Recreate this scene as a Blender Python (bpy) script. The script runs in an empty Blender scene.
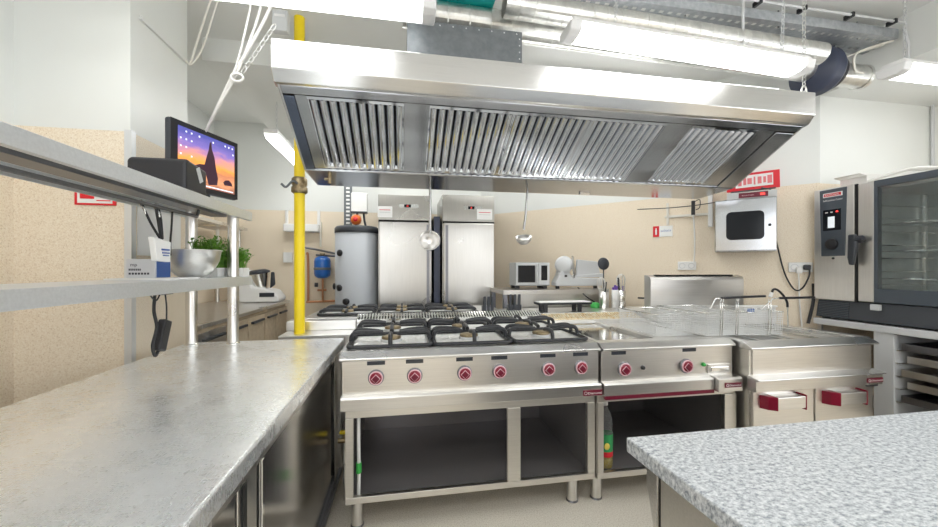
import bpy, bmesh, math, random
from mathutils import Vector, Matrix, Euler
random.seed(7)
PI = math.pi
sc = bpy.context.scene
COL = sc.collection

# ------------------------------------------------------------------ materials
def new_mat(name):
    m = bpy.data.materials.new(name); m.use_nodes = True
    nt = m.node_tree
    return m, nt, nt.nodes['Principled BSDF']

def plain(name, col, rough=.5, metal=0., emit=None, es=0., spec=None, coat=0., trans=0., ior=None, alpha=1.):
    m, nt, b = new_mat(name)
    b.inputs['Base Color'].default_value = (*col, 1)
    b.inputs['Roughness'].default_value = rough
    b.inputs['Metallic'].default_value = metal
    if emit: b.inputs['Emission Color'].default_value = (*emit, 1); b.inputs['Emission Strength'].default_value = es
    if spec is not None: b.inputs['Specular IOR Level'].default_value = spec
    if coat: b.inputs['Coat Weight'].default_value = coat; b.inputs['Coat Roughness'].default_value = .05
    if trans: b.inputs['Transmission Weight'].default_value = trans
    if ior: b.inputs['IOR'].default_value = ior
    b.inputs['Alpha'].default_value = alpha
    return m

def coords(nt, scale=(1, 1, 1)):
    g = nt.nodes.new('ShaderNodeNewGeometry')
    mp = nt.nodes.new('ShaderNodeMapping'); mp.inputs['Scale'].default_value = scale
    nt.links.new(g.outputs['Position'], mp.inputs['Vector'])
    return mp.outputs['Vector']

def noise(nt, vec, scale, detail=3, rough=.55):
    n = nt.nodes.new('ShaderNodeTexNoise')
    n.inputs['Scale'].default_value = scale; n.inputs['Detail'].default_value = detail; n.inputs['Roughness'].default_value = rough
    nt.links.new(vec, n.inputs['Vector'])
    return n.outputs['Fac']

def ramp(nt, fac, stops, interp='LINEAR'):
    r = nt.nodes.new('ShaderNodeValToRGB'); r.color_ramp.interpolation = interp
    el = r.color_ramp.elements
    while len(el) < len(stops): el.new(.5)
    for e, (p, c) in zip(el, stops):
        e.position = p; e.color = (*c, 1) if len(c) == 3 else c
    nt.links.new(fac, r.inputs['Fac'])
    return r.outputs['Color']

def bump(nt, b, fac, strength=.1, dist=.002):
    n = nt.nodes.new('ShaderNodeBump'); n.inputs['Strength'].default_value = strength; n.inputs['Distance'].default_value = dist
    nt.links.new(fac, n.inputs['Height']); nt.links.new(n.outputs['Normal'], b.inputs['Normal'])

def steel(name, col=(.74, .73, .71), r0=.2, r1=.36, stretch=(1.5, 60, 60), bmp=.04, aniso=0.):
    m, nt, b = new_mat(name)
    b.inputs['Metallic'].default_value = 1
    v = coords(nt, stretch)
    f = noise(nt, v, 3.0, 4)
    v2 = coords(nt, (1, 1, 1)); f2 = noise(nt, v2, 2.0, 1)
    c = ramp(nt, f, [(.3, tuple(x*.96 for x in col)), (.7, tuple(min(1, x*1.04) for x in col))])
    nt.links.new(c, b.inputs['Base Color'])
    mr = nt.nodes.new('ShaderNodeMapRange'); mr.inputs['From Min'].default_value = .3; mr.inputs['From Max'].default_value = .7
    mr.inputs['To Min'].default_value = r0; mr.inputs['To Max'].default_value = r1
    nt.links.new(f2, mr.inputs['Value']); nt.links.new(mr.outputs['Result'], b.inputs['Roughness'])
    if bmp: bump(nt, b, f, bmp, .001)
    return m

def wainscot(name, split):
    """beige speckled vinyl below the height `split`, off-white paint above"""
    m, nt, b = new_mat(name)
    v = coords(nt)
    f = noise(nt, v, 160, 3, .7)
    f2 = noise(nt, v, 45, 2)
    beige = ramp(nt, f, [(.28, (.55, .43, .30)), (.42, (.80, .685, .53)), (.58, (.87, .775, .63)), (.75, (.91, .85, .75))])
    white = ramp(nt, noise(nt, v, 2.0, 2), [(.3, (.765, .78, .755)), (.7, (.785, .80, .775))])
    g = nt.nodes.new('ShaderNodeNewGeometry'); sx = nt.nodes.new('ShaderNodeSeparateXYZ')
    nt.links.new(g.outputs['Position'], sx.inputs[0])
    lt = nt.nodes.new('ShaderNodeMath'); lt.operation = 'GREATER_THAN'; lt.inputs[1].default_value = split
    nt.links.new(sx.outputs['Z'], lt.inputs[0])
    mx = nt.nodes.new('ShaderNodeMix'); mx.data_type = 'RGBA'
    nt.links.new(lt.outputs[0], mx.inputs['Factor']); nt.links.new(beige, mx.inputs[6]); nt.links.new(white, mx.inputs[7])
    nt.links.new(mx.outputs[2], b.inputs['Base Color'])
    b.inputs['Roughness'].default_value = .42
    return m

def speckle(name, scale, stops, rough=.5, detail=3, bmp=0., nr=.6, metal=0.):
    m, nt, b = new_mat(name)
    f = noise(nt, coords(nt), scale, detail, nr)
    nt.links.new(ramp(nt, f, stops), b.inputs['Base Color'])
    b.inputs['Roughness'].default_value = rough; b.inputs['Metallic'].default_value = metal
    if bmp: bump(nt, b, f, bmp, .004)
    return m

def foil(name):
    m, nt, b = new_mat(name)
    b.inputs['Metallic'].default_value = .55; b.inputs['Base Color'].default_value = (.86, .86, .84, 1); b.inputs['Roughness'].default_value = .4
    vo = nt.nodes.new('ShaderNodeTexVoronoi'); vo.inputs['Scale'].default_value = 38
    nt.links.new(coords(nt), vo.inputs['Vector'])
    bump(nt, b, vo.outputs['Distance'], .5, .02)
    return m

def worktop_mat(name):
    """worn steel top: satin metal with swirls of fine scratches"""
    m, nt, b = new_mat(name)
    b.inputs['Metallic'].default_value = .78
    def streaks(rot, sc, seed):
        g = nt.nodes.new('ShaderNodeNewGeometry')
        mp = nt.nodes.new('ShaderNodeMapping'); mp.inputs['Scale'].default_value = sc; mp.inputs['Rotation'].default_value = (0, 0, rot); mp.inputs['Location'].default_value = (seed, 0, 0)
        nt.links.new(g.outputs['Position'], mp.inputs['Vector'])
        return noise(nt, mp.outputs['Vector'], 3, 6, .75)
    a, c_, d = streaks(.6, (10, 110, 10), 0), streaks(-.5, (110, 14, 10), 3), noise(nt, coords(nt), 7, 6, .7)
    mu = nt.nodes.new('ShaderNodeMath'); mu.operation = 'ADD'; nt.links.new(a, mu.inputs[0]); nt.links.new(c_, mu.inputs[1])
    m2 = nt.nodes.new('ShaderNodeMath'); m2.operation = 'MULTIPLY_ADD'; m2.inputs[1].default_value = .35; nt.links.new(mu.outputs[0], m2.inputs[0])
    m3 = nt.nodes.new('ShaderNodeMath'); m3.operation = 'MULTIPLY'; m3.inputs[1].default_value = .3; nt.links.new(d, m3.inputs[0]); nt.links.new(m3.outputs[0], m2.inputs[2])
    c = ramp(nt, m2.outputs[0], [(.38, (.85, .87, .89)), (.5, (.91, .935, .95)), (.62, (.97, .985, 1.0))]); nt.links.new(c, b.inputs['Base Color'])
    mr = nt.nodes.new('ShaderNodeMapRange'); mr.inputs['From Min'].default_value = .35; mr.inputs['From Max'].default_value = .65
    mr.inputs['To Min'].default_value = .22; mr.inputs['To Max'].default_value = .34
    nt.links.new(m2.outputs[0], mr.inputs['Value']); nt.links.new(mr.outputs['Result'], b.inputs['Roughness'])
    bump(nt, b, a, .06, .002)
    return m

def granite(name):
    m, nt, b = new_mat(name)
    v = coords(nt, (1, 1.35, 1))
    n1 = noise(nt, v, 80, 6, .72)
    c1 = ramp(nt, n1, [(.30, (.10, .11, .14)), (.41, (.30, .325, .36)), (.50, (.55, .575, .60)), (.60, (.74, .755, .77)), (.72, (.86, .87, .875))])
    n2 = noise(nt, v, 190, 3, .6)
    c2 = ramp(nt, n2, [(.30, (.35, .36, .38)), (.44, (.85, .86, .86)), (.7, (1, 1, 1))])
    mx = nt.nodes.new('ShaderNodeMix'); mx.data_type = 'RGBA'; mx.blend_type = 'MULTIPLY'; mx.inputs['Factor'].default_value = .7
    nt.links.new(c1, mx.inputs[6]); nt.links.new(c2, mx.inputs[7]); nt.links.new(mx.outputs[2], b.inputs['Base Color'])
    b.inputs['Roughness'].default_value = .33
    return m

def sunset(name, z0, z1):
    """screen picture: violet sky over an orange glow, emitted by the display"""
    m, nt, b = new_mat(name)
    g = nt.nodes.new('ShaderNodeNewGeometry'); sx = nt.nodes.new('ShaderNodeSeparateXYZ')
    nt.links.new(g.outputs['Position'], sx.inputs[0])
    mr = nt.nodes.new('ShaderNodeMapRange'); mr.inputs['From Min'].default_value = z0; mr.inputs['From Max'].default_value = z1
    nt.links.new(sx.outputs['Z'], mr.inputs['Value'])
    n = noise(nt, coords(nt, (4, 4, 12)), 2.2, 4)
    ad = nt.nodes.new('ShaderNodeMath'); ad.operation = 'MULTIPLY_ADD'; ad.inputs[1].default_value = .35
    sub = nt.nodes.new('ShaderNodeMath'); sub.operation = 'SUBTRACT'; sub.inputs[1].default_value = .17
    nt.links.new(n, ad.inputs[0]); nt.links.new(mr.outputs['Result'], ad.inputs[2]); nt.links.new(ad.outputs[0], sub.inputs[0])
    c = ramp(nt, sub.outputs[0], [(0, (.25, .09, .06)), (.14, (.75, .33, .16)), (.3, (.55, .2, .10)), (.42, (.95, .36, .06)), (.55, (.75, .30, .24)), (.72, (.22, .16, .48)), (1, (.07, .08, .34))])
    b.inputs['Base Color'].default_value = (.01, .01, .01, 1); b.inputs['Roughness'].default_value = .2
    nt.links.new(c, b.inputs['Emission Color']); b.inputs['Emission Strength'].default_value = .9
    return m

M = {}
M['steel'] = steel('stainless steel', (.78, .77, .75), .26, .34)
M['steel_v'] = steel('stainless steel upright grain', (.76, .745, .72), .26, .34, stretch=(60, 60, 1.5))
M['fridge'] = steel('fridge steel', (.50, .485, .455), .26, .32, stretch=(60, 60, 1.5))
M['steel_warm'] = steel('stainless steel front panels', (.79, .765, .72), .32, .40)
M['steel_bright'] = steel('polished steel', (.82, .82, .81), .08, .16, (3, 3, 3), 0)
M['filter'] = steel('baffle steel', (.76, .78, .82), .05, .10, (5, 5, 5), .10)
M['hood'] = steel('hood steel', (.74, .735, .73), .16, .22, (1.2, 50, 50), .02)
M['steel_dark'] = steel('dull inner steel', (.24, .24, .26), .34, .42, (2, 20, 20), .01)
M['door_dark'] = steel('glossy cabinet door steel', (.60, .60, .60), .12, .22, (40, 40, 1.2), .015)
M['galv'] = speckle('galvanised sheet', 24, [(.35, (.13, .145, .155)), (.65, (.17, .185, .195))], .5, metal=.2)
M['case_grey'] = plain('grey painted case', (.42, .43, .43), .4)
M['galv_light'] = speckle('galvanised duct', 18, [(.35, (.62, .62, .60)), (.65, (.78, .78, .75))], .3, metal=.95)
M['tray'] = speckle('zinc cable tray', 30, [(.35, (.42, .45, .48)), (.65, (.55, .57, .60))], .45, metal=.7)
M['worktop'] = worktop_mat('scratched steel worktop')
M['granite'] = granite('grey granite')
M['wall'] = wainscot('beige wainscot and white paint', 2.03)
M['ceiling'] = plain('ceiling paint', (.80, .81, .79), .7)
M['white_paint'] = plain('white wall paint', (.78, .79, .77), .6)
M['floor'] = speckle('beige vinyl floor', 150, [(.3, (.52, .46, .38)), (.5, (.73, .68, .59)), (.7, (.82, .78, .70))], .38)
M['guard'] = plain('corner guard metal', (.70, .71, .72), .35, .6)
M['iron'] = speckle('cast iron enamel', 60, [(.3, (.012, .013, .016)), (.7, (.03, .032, .038))], .38)
M['brass'] = speckle('burner cap', 40, [(.3, (.23, .17, .09)), (.7, (.40, .33, .21))], .4, metal=.9)
M['foil'] = foil('crumpled foil')
M['crust'] = speckle('browned grille steel', 30, [(.35, (.72, .55, .30)), (.5, (.86, .76, .55)), (.68, (.88, .85, .76))], .4, metal=.6)
M['black'] = plain('black plastic', (.014, .014, .018), .38)
M['rubber'] = plain('black rubber', (.02, .02, .022), .6)
M['charcoal'] = plain('charcoal plastic', (.035, .04, .05), .35)
M['gap'] = plain('dark gap', (.01, .01, .01), .8)
M['slate'] = plain('slate grey control panel', (.07, .085, .105), .3)
M['slate_dark'] = plain('dark display', (.010, .012, .016), .12, spec=.22)
M['red'] = plain('red plastic', (.24, .005, .028), .35)
M['maroon'] = plain('maroon plastic', (.16, .005, .025), .4)
M['signred'] = plain('sign red', (.72, .012, .025), .4)
M['pink'] = plain('pale rose ring', (.78, .50, .55), .35)
M['white'] = plain('white plastic', (.82, .82, .81), .35)
M['paper'] = plain('white paper', (.86, .86, .85), .7)
M['greybox'] = plain('grey card', (.62, .63, .66), .6)
M['blue'] = plain('blue enamel', (.015, .13, .48), .3, coat=.4)
M['printblue'] = plain('blue print', (.05, .12, .36), .5)
M['yellow'] = plain('yellow gas pipe paint', (.93, .70, .012), .35)
M['copper'] = plain('copper', (.55, .27, .14), .35, .9)
M['tank'] = plain('grey tank jacket', (.40, .42, .45), .5)
M['orange'] = plain('orange plastic', (.75, .17, .03), .4)
M['green'] = plain('green plastic', (.05, .42, .08), .45)
M['labelgreen'] = plain('green label', (.03, .33, .10), .45)
M['labelyellow'] = plain('yellow label', (.86, .70, .12), .45)
M['teal'] = plain('turquoise wrap', (.01, .40, .38), .5)
M['leaf'] = speckle('herb leaf', 60, [(.3, (.06, .22, .015)), (.7, (.22, .45, .06))], .5)
M['purple'] = plain('purple plastic', (.17, .08, .42), .4)
M['lining'] = plain('shaded cabinet inside', (.27, .255, .255), .26, .45)  # grey stands for compartment shade; the steel itself is mirror-like
M['hood_under'] = steel('shade-darkened hood steel', (.50, .51, .53), .12, .2, (1.2, 50, 50), .015)  # darker copy of the hood steel, underside shade put into the colour
M['end_shade'] = steel('hood end shade blue', (.16, .19, .26), .2, .28)  # navy stands for the dark reflection inside the hood end
M['ladle'] = steel('grey ladle steel', (.42, .42, .42), .2, .3)
M['shelf'] = steel('satin shelf steel', (.84, .865, .89), .42, .52, (1.5, 40, 40), .03)
M['cab_steel'] = steel('wall cabinet steel', (.46, .47, .49), .14, .24)
M['wire'] = plain('tinned wire', (.86, .87, .87), .35, .75)
M['wood'] = speckle('pale wood front', 20, [(.3, (.50, .40, .28)), (.7, (.62, .52, .38))], .45)
M['navy'] = plain('navy fan housing', (.045, .055, .095), .4)
M['lamp'] = plain('fluorescent diffuser', (.9, .9, .9), .4, emit=(.98, .99, .98), es=8)
M['lamp_wide'] = plain('twin tube diffuser', (.9, .9, .9), .4, emit=(.98, .99, .98), es=3.6)
M['lamp_rear'] = plain('bright tube diffuser', (.9, .9, .9), .4, emit=(.98, .99, .98), es=8.5)
M['lampcap'] = plain('lamp end cap', (.72, .72, .72), .4)
M['glass_oven'] = plain('smoked oven glass', (.84, .88, .87), .02, trans=.96, ior=1.25)
M['bottle'] = plain('clear bottle plastic', (.93, .95, .94), .06, trans=.92, ior=1.2)
M['oil'] = plain('yellow oil', (.75, .55, .03), .1, trans=.5)
M['cream'] = plain('cream trunking', (.80, .77, .70), .5)
M['cable_white'] = plain('white cable', (.82, .81, .78), .5)
M['enamel_grey'] = plain('light grey enamel', (.62, .63, .64), .35)
M['cavity'] = speckle('oven cavity steel', 6, [(.3, (.62, .66, .65)), (.7, (.78, .81, .80))], .3, metal=.25)
M['text_white'] = plain('white lettering', (.88, .86, .86), .5)
M['text_red'] = plain('red lettering', (.68, .02, .05), .5)
M['text_blue'] = plain('blue lettering', (.05, .12, .42), .5)
M['text_dark'] = plain('dark lettering', (.03, .03, .05), .5)
M['led'] = plain('red LED digits', (.3, .01, .01), .4, emit=(1, .05, .04), es=1.5)
M['lcd'] = plain('lit grey display', (.3, .32, .33), .3, emit=(.8, .85, .88), es=.5)
M['icon'] = plain('screen icons', (.1, .1, .1), .3, emit=(.85, .88, 1), es=.9)
M['screen'] = sunset('sunset wallpaper', 1.79, 2.07)
M['silhouette'] = plain('rock silhouette', (.01, .008, .012), .3, emit=(.06, .02, .04), es=.5)

# ------------------------------------------------------------------ geometry helpers
def root_matrix(o):
    while o.parent: o = o.parent
    return Matrix.LocRotScale(o.location, o.rotation_euler, (1, 1, 1))

class MB:
    def __init__(s): s.v = []; s.f = []; s.s = []; s.m = []
    def add(s, vs, fs, smooth=False, m=0):
        n = len(s.v); s.v += [Vector(p) for p in vs]
        for f in fs: s.f.append([i+n for i in f]); s.s.append(smooth); s.m.append(m)
        return s
    def box(s, x0, x1, y0, y1, z0, z1, m=0):
        return s.add([(x0,y0,z0),(x1,y0,z0),(x1,y1,z0),(x0,y1,z0),(x0,y0,z1),(x1,y0,z1),(x1,y1,z1),(x0,y1,z1)],
              [(0,3,2,1),(4,5,6,7),(0,1,5,4),(1,2,6,5),(2,3,7,6),(3,0,4,7)], False, m)
    def obox(s, c, size, rot, m=0):
        R = rot.to_matrix() if isinstance(rot, Euler) else rot
        hx, hy, hz = size[0]/2, size[1]/2, size[2]/2
        P = [Vector(c) + R @ Vector(p) for p in [(-hx,-hy,-hz),(hx,-hy,-hz),(hx,hy,-hz),(-hx,hy,-hz),(-hx,-hy,hz),(hx,-hy,hz),(hx,hy,hz),(-hx,hy,hz)]]
        return s.add(P, [(0,3,2,1),(4,5,6,7),(0,1,5,4),(1,2,6,5),(2,3,7,6),(3,0,4,7)], False, m)
    def frame(s, p0, p1):
        d = (Vector(p1)-Vector(p0)).normalized()
        a = Vector((0,0,1)) if abs(d.z) < .9 else Vector((1,0,0))
        u = d.cross(a).normalized(); return d, u, d.cross(u).normalized()
    def cyl(s, p0, p1, r, r1=None, n=20, m=0, caps=True, smooth=True):
        r1 = r if r1 is None else r1
        d, u, w = s.frame(p0, p1); p0 = Vector(p0); p1 = Vector(p1)
        vs = []
        for p, rr in ((p0, r), (p1, r1)):
            for i in range(n):
                a = 2*PI*i/n; vs.append(p + (u*math.cos(a) + w*math.sin(a))*rr)
        s.add(vs, [(i, (i+1) % n, n+(i+1) % n, n+i) for i in range(n)], smooth, m)
        if caps:
            s.add(vs[:n], [tuple(range(n))], False, m); s.add(vs[n:], [tuple(range(n))], False, m)
        return s
    def tube(s, pts, r, n=8, m=0, closed=False):
        pts = [Vector(p) for p in pts]; k = len(pts); rings = []
        u = None
        for i, p in enumerate(pts):
            a = pts[i-1] if (i > 0 or closed) else p
            b = pts[(i+1) % k] if (i < k-1 or closed) else p
            d = (b-a).normalized()
            if u is None:
                x = Vector((0,0,1)) if abs(d.z) < .9 else Vector((1,0,0)); u = d.cross(x).normalized()
            else:
                u = (u - d*u.dot(d)).normalized()
            w = d.cross(u); rings.append([p + (u*math.cos(2*PI*j/n) + w*math.sin(2*PI*j/n))*r for j in range(n)])
        vs = [q for R in rings for q in R]; fs = []
        for i in range(k if closed else k-1):
            o, q = i*n, ((i+1) % k)*n
            fs += [(o+j, o+(j+1) % n, q+(j+1) % n, q+j) for j in range(n)]
        s.add(vs, fs, True, m)
        if not closed:
            s.add(rings[0], [tuple(range(n))], False, m); s.add(rings[-1], [tuple(range(n))], False, m)
        return s
    def curve(s, ctrl, r, n=8, m=0, seg=8, closed=False):
        """tube through control points (Catmull-Rom)"""
        P = [Vector(p) for p in ctrl]
        if not closed: P = [P[0]*2-P[1]] + P + [P[-1]*2-P[-2]]; rng = range(1, len(P)-2)
        else: rng = range(len(P))
        out = []
        for i in rng:
            a, b, c, d = (P[i-1], P[i], P[(i+1) % len(P)], P[(i+2) % len(P)])
            for j in range(seg):
                t = j/seg
                out.append(.5*((2*b) + (c-a)*t + (2*a-5*b+4*c-d)*t*t + (3*b-a-3*c+d)*t**3))
        if not closed: out.append(P[-2])
        return s.tube(out, r, n, m, closed)
    def lathe(s, prof, c, axis=(0,0,1), n=28, m=0, smooth=True):
        c = Vector(c); d, u, w = s.frame((0,0,0), axis)
        vs = []
        for r, z in prof:
            for i in range(n):
                a = 2*PI*i/n; vs.append(c + d*z + (u*math.cos(a)+w*math.sin(a))*max(r, 1e-5))
        fs = []
        for k in range(len(prof)-1):
            fs += [(k*n+i, k*n+(i+1) % n, (k+1)*n+(i+1) % n, (k+1)*n+i) for i in range(n)]
        return s.add(vs, fs, smooth, m)
    def prism(s, poly, axis, a, b, m=0):
        n = len(poly)
        mk = {'x': lambda p, t: (t, p[0], p[1]), 'y': lambda p, t: (p[0], t, p[1]), 'z': lambda p, t: (p[0], p[1], t)}[axis]
        vs = [mk(p, a) for p in poly] + [mk(p, b) for p in poly]
        return s.add(vs, [tuple(range(n)), tuple(range(2*n-1, n-1, -1))] + [(i, (i+1) % n, n+(i+1) % n, n+i) for i in range(n)], False, m)
    def ell(s, c, r, nu=20, nv=12, m=0):
        vs, fs = [], []
        for j in range(nv+1):
            t = PI*j/nv
            for i in range(nu):
                a = 2*PI*i/nu; vs.append((c[0]+r[0]*math.sin(t)*math.cos(a), c[1]+r[1]*math.sin(t)*math.sin(a), c[2]+r[2]*math.cos(t)))
        for j in range(nv):
            fs += [(j*nu+i, j*nu+(i+1) % nu, (j+1)*nu+(i+1) % nu, (j+1)*nu+i) for i in range(nu)]
        return s.add(vs, fs, True, m)
    def text(s, body, org, ux, uy, h, m=0, align='CENTER', width=None):
        cu = bpy.data.curves.new('lettering', 'FONT'); cu.body = body; cu.align_x = align; cu.size = 1; cu.extrude = .02
        cu.resolution_u = 2
        o = bpy.data.objects.new('lettering', cu); COL.objects.link(o)
        dg = bpy.context.evaluated_depsgraph_get(); dg.update()
        me = bpy.data.meshes.new_from_object(o.evaluated_get(dg))
        xs = [v.co.x for v in me.vertices] or [0, 1]
        kx = h*1.37 if width is None else width/max(1e-6, max(xs)-min(xs))
        ux = Vector(ux).normalized(); uy = Vector(uy).normalized(); uz = ux.cross(uy)
        org = Vector(org)
        s.add([org + ux*(v.co.x*kx) + uy*(v.co.y*h*1.37) + uz*(v.co.z*.01+.0003) for v in me.vertices],
              [tuple(p.vertices) for p in me.polygons], False, m)
        bpy.data.objects.remove(o); bpy.data.meshes.remove(me); bpy.data.curves.remove(cu)
        return s
    def build(s, name, mat, parent=None, bevel=0., world=True, seg=2):
        me = bpy.data.meshes.new(name)
        o = bpy.data.objects.new(name, me)
        vs = s.v
        if parent is not None and world:
            inv = root_matrix(parent).inverted(); vs = [inv @ v for v in vs]
        elif parent is None:
            lo = Vector([min(v[i] for v in vs) for i in range(3)]); hi = Vector([max(v[i] for v in vs) for i in range(3)])
            c = Vector(((lo.x+hi.x)/2, (lo.y+hi.y)/2, lo.z)); o.location = c; vs = [v-c for v in vs]
        me.from_pydata([tuple(v) for v in vs], [], s.f)
        me.polygons.foreach_set('use_smooth', s.s); me.polygons.foreach_set('material_index', s.m)
        for mm in (mat if isinstance(mat, (list, tuple)) else [mat]): me.materials.append(M[mm] if isinstance(mm, str) else mm)
        bm = bmesh.new(); bm.from_mesh(me); bmesh.ops.recalc_face_normals(bm, faces=bm.faces); bm.to_mesh(me); bm.free()
        me.update()
        COL.objects.link(o)
        if parent is not None: o.parent = parent
        if bevel:
            b = o.modifiers.new('edges', 'BEVEL'); b.width = bevel; b.segments = seg; b.limit_method = 'ANGLE'; b.angle_limit = .6
        return o

def tag(o, label, cat, group=None, kind=None):
    o['label'] = label; o['category'] = cat
    if group: o['group'] = group
    if kind: o['kind'] = kind
    return o
def thing(name, label, cat, loc=(0, 0, 0), rz=0, group=None):
    o = bpy.data.objects.new(name, None); COL.objects.link(o)
    o.location = loc; o.rotation_euler = (0, 0, rz); o.empty_display_size = .1
    return tag(o, label, cat, group)
def struct(o): o['kind'] = 'structure'; return o
def copy_tree(o, parent=None):
    c = o.copy(); COL.objects.link(c)
    if parent: c.parent = parent
    for ch in list(o.children): copy_tree(ch, c)
    return c
def B(*a): return MB().box(*a)

# ------------------------------------------------------------------ the room
struct(B(-2.4, 5, -2.2, 5.0, -.05, 0).build('floor', 'floor'))
struct(B(-2.4, 5, -2.2, 5.0, 3.05, 3.12).build('ceiling', 'ceiling'))
struct(B(-2.2, 1.05, 4.75, 4.85, 0, 3.05).build('wall_back', 'wall'))
struct(MB().prism([(1.0, 4.75), (3.3, 2.45), (3.4, 2.55), (1.1, 4.85)], 'z', 0, 3.05).build('wall_diagonal', 'wall'))
struct(B(3.3, 4.8, 2.47, 2.57, 0, 3.05).build('wall_behind_oven', 'wall'))
struct(MB().box(4.7, 4.8, -2.2, -1.9, 0, 3.05).box(4.7, 4.8, .9, 2.47, 0, 3.05).box(4.7, 4.8, -1.9, .9, 0, .95).box(4.7, 4.8, -1.9, .9, 2.6, 3.05).build('wall_right', 'wall'))
struct(MB().box(4.72, 4.77, -1.9, .9, .95, 1.0).box(4.72, 4.77, -1.9, .9, 2.55, 2.6).box(4.72, 4.77, -1.9, -1.85, 1.0, 2.55).box(4.72, 4.77, .85, .9, 1.0, 2.55).box(4.72, 4.77, -.53, -.47, 1.0, 2.55).build('added_window_1', 'white_paint'))  # window added out of view to brighten shelf fronts and counter doors
struct(MB().box(-2.4, -1.5, -2.3, -2.2, 0, 3.05).box(.1, 1.2, -2.3, -2.2, 0, 3.05).box(2.8, 4.8, -2.3, -2.2, 0, 3.05).box(-1.5, .1, -2.3, -2.2, 0, .95).box(-1.5, .1, -2.3, -2.2, 2.5, 3.05).box(1.2, 2.8, -2.3, -2.2, 0, .95).box(1.2, 2.8, -2.3, -2.2, 2.5, 3.05).build('wall_front', 'wall'))
for k, (a, b) in enumerate(((-1.5, .1), (1.2, 2.8))):
    struct(MB().box(a, b, -2.27, -2.22, .95, 1.0).box(a, b, -2.27, -2.22, 2.45, 2.5).box(a, a+.05, -2.27, -2.22, 1.0, 2.45).box(b-.05, b, -2.27, -2.22, 1.0, 2.45).box((a+b)/2-.03, (a+b)/2+.03, -2.27, -2.22, 1.0, 2.45).build('added_window_%d' % (k+2), 'white_paint'))  # windows added behind the viewpoint for daylight and structured reflections
struct(B(-2.25, -2.15, 2.64, 4.8, 0, 3.05).build('wall_left', 'wall'))
struct(B(-2.2, -1.84, -2.2, 2.14, 0, 3.05).build('wall_left_front', 'wall'))
struct(B(-2.15, -1.35, 2.14, 2.64, 0, 3.05).build('wall_pillar', 'wall'))
struct(MB().prism([(-1.37, 2.128), (-1.338, 2.128), (-1.338, 2.16), (-1.35, 2.16), (-1.35, 2.14), (-1.37, 2.14)], 'z', 0, 2.035).build('trim_1', 'guard'))
struct(B(-1.46, 1.5, 3.05, 4.75, 2.88, 3.05).build('trim_2', 'white_paint'))
struct(B(3.33, 4.7, -1.0, 2.47, 2.74, 3.05).build('trim_3', 'white_paint'))
struct(B(-1.352, -1.335, 2.2, 2.62, 2.635, 2.655).build('trim_4', 'white_paint'))

# ------------------------------------------------------------------ lamps
def lamp(x0, x1, y, z, label, chain=(), k=1., lm='lamp'):
    t = thing('fluorescent_light', label, 'light', ((x0+x1)/2, y, z), 0, 'tube lights of the kitchen')
    MB().prism([(y-.075*k, z+.05), (y-.05*k, z+.085), (y+.05*k, z+.085), (y+.075*k, z+.05)], 'x', x0+.02, x1-.02).build('housing', 'white', t, .004)
    pr = [(y-.07*k, z+.05), (y-.062*k, z+.012), (y-.03*k, z), (y+.03*k, z), (y+.062*k, z+.012), (y+.07*k, z+.05)]
    MB().prism(pr, 'x', x0+.06, x1-.06).build('diffuser', lm, t, .004)
    for a, b in ((x0, x0+.062), (x1-.062, x1)):
        MB().prism([(y-.076*k, z+.055), (y-.065*k, z+.008), (y-.03*k, z-.004), (y+.03*k, z-.004), (y+.065*k, z+.008), (y+.076*k, z+.055)], 'x', a, b).build('end_cap', 'lampcap', t, .006)
    for x in chain: chain_mesh((x, y, z+.08), (x, y, 3.05)).build('hanging_chain', 'enamel_grey', t)
    return t
def chain_mesh(p0, p1, L=.03, r=.0022, w=.009):
    p0, p1 = Vector(p0), Vector(p1); n = max(2, int((p1-p0).length/(L*.8)))
    mb = MB(); d, u, v = mb.frame(p0, p1)
    for i in range(n):
        c = p0.lerp(p1, (i+.5)/n); a = u if i % 2 else v
        mb.tube([c + d*(L/2*math.cos(t)) + a*(w*math.sin(t)) for t in [2*PI*k/8 for k in range(8)]], r, 5, closed=True)
    return mb
lamp(-1.42, .15, 1.76, 2.52, 'long tube light hanging over the corner of hood by the tablet', (-1.1, -.15), 1., 'lamp_wide')
lamp(.82, 2.30, 1.80, 2.50, 'long tube light above the middle of the extractor hood', (1.1, 2.15)).rotation_euler = (0, .04, 0)
lamp(2.93, 4.4, 1.79, 2.52, 'tube light hanging in front of the beam above the combi oven', (3.05,), 1., 'lamp_wide')
# unseen lamps: aisle pair matched to hood reflections, entrance row added for fill
for a, b in ((-1.35, -.05), (1.1, 2.75)):
    lamp(a, b, .68, 2.90, 'twin tube light on the ceiling over the aisle before the ranges', (a+.2, b-.2), 2.2, 'lamp_wide')
for x in (-.9, .9, 2.9):
    lamp(x-.75, x+.75, -.75, 2.90, 'twin tube light added unseen over the entrance to brighten the kitchen', (x-.6, x+.6), 2.2, 'lamp_wide')
lamp(-.9, .6, 3.72, 2.74, 'tube light added unseen above the fridges to brighten the back', (-.7, .4), 1.6, 'lamp_rear')  # added behind the hood to lift the dim back wall
lamp(.9, 2.3, 3.12, 2.84, 'tube light added unseen above the prep table to brighten the wall', (1.1, 2.1), 1.6, 'lamp_rear')  # second added lamp behind the hood, brightens the diagonal wall
tb = thing('fluorescent_light', 'small tube light glowing high behind the yellow pipe', 'light', (-1.15, 4.0, 2.48))
B(-1.21, -1.09, 3.53, 4.45, 2.53, 2.57).build('housing', 'white', tb, .004)
MB().prism([(-1.21, 2.53), (-1.19, 2.485), (-1.11, 2.485), (-1.09, 2.53)], 'y', 3.56, 4.42).build('diffuser', 'lamp_rear', tb, .004)
for y in (3.7, 4.3): chain_mesh((-1.15, y, 2.57), (-1.15, y, 2.88)).build('hanging_chain', 'enamel_grey', tb)

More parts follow.
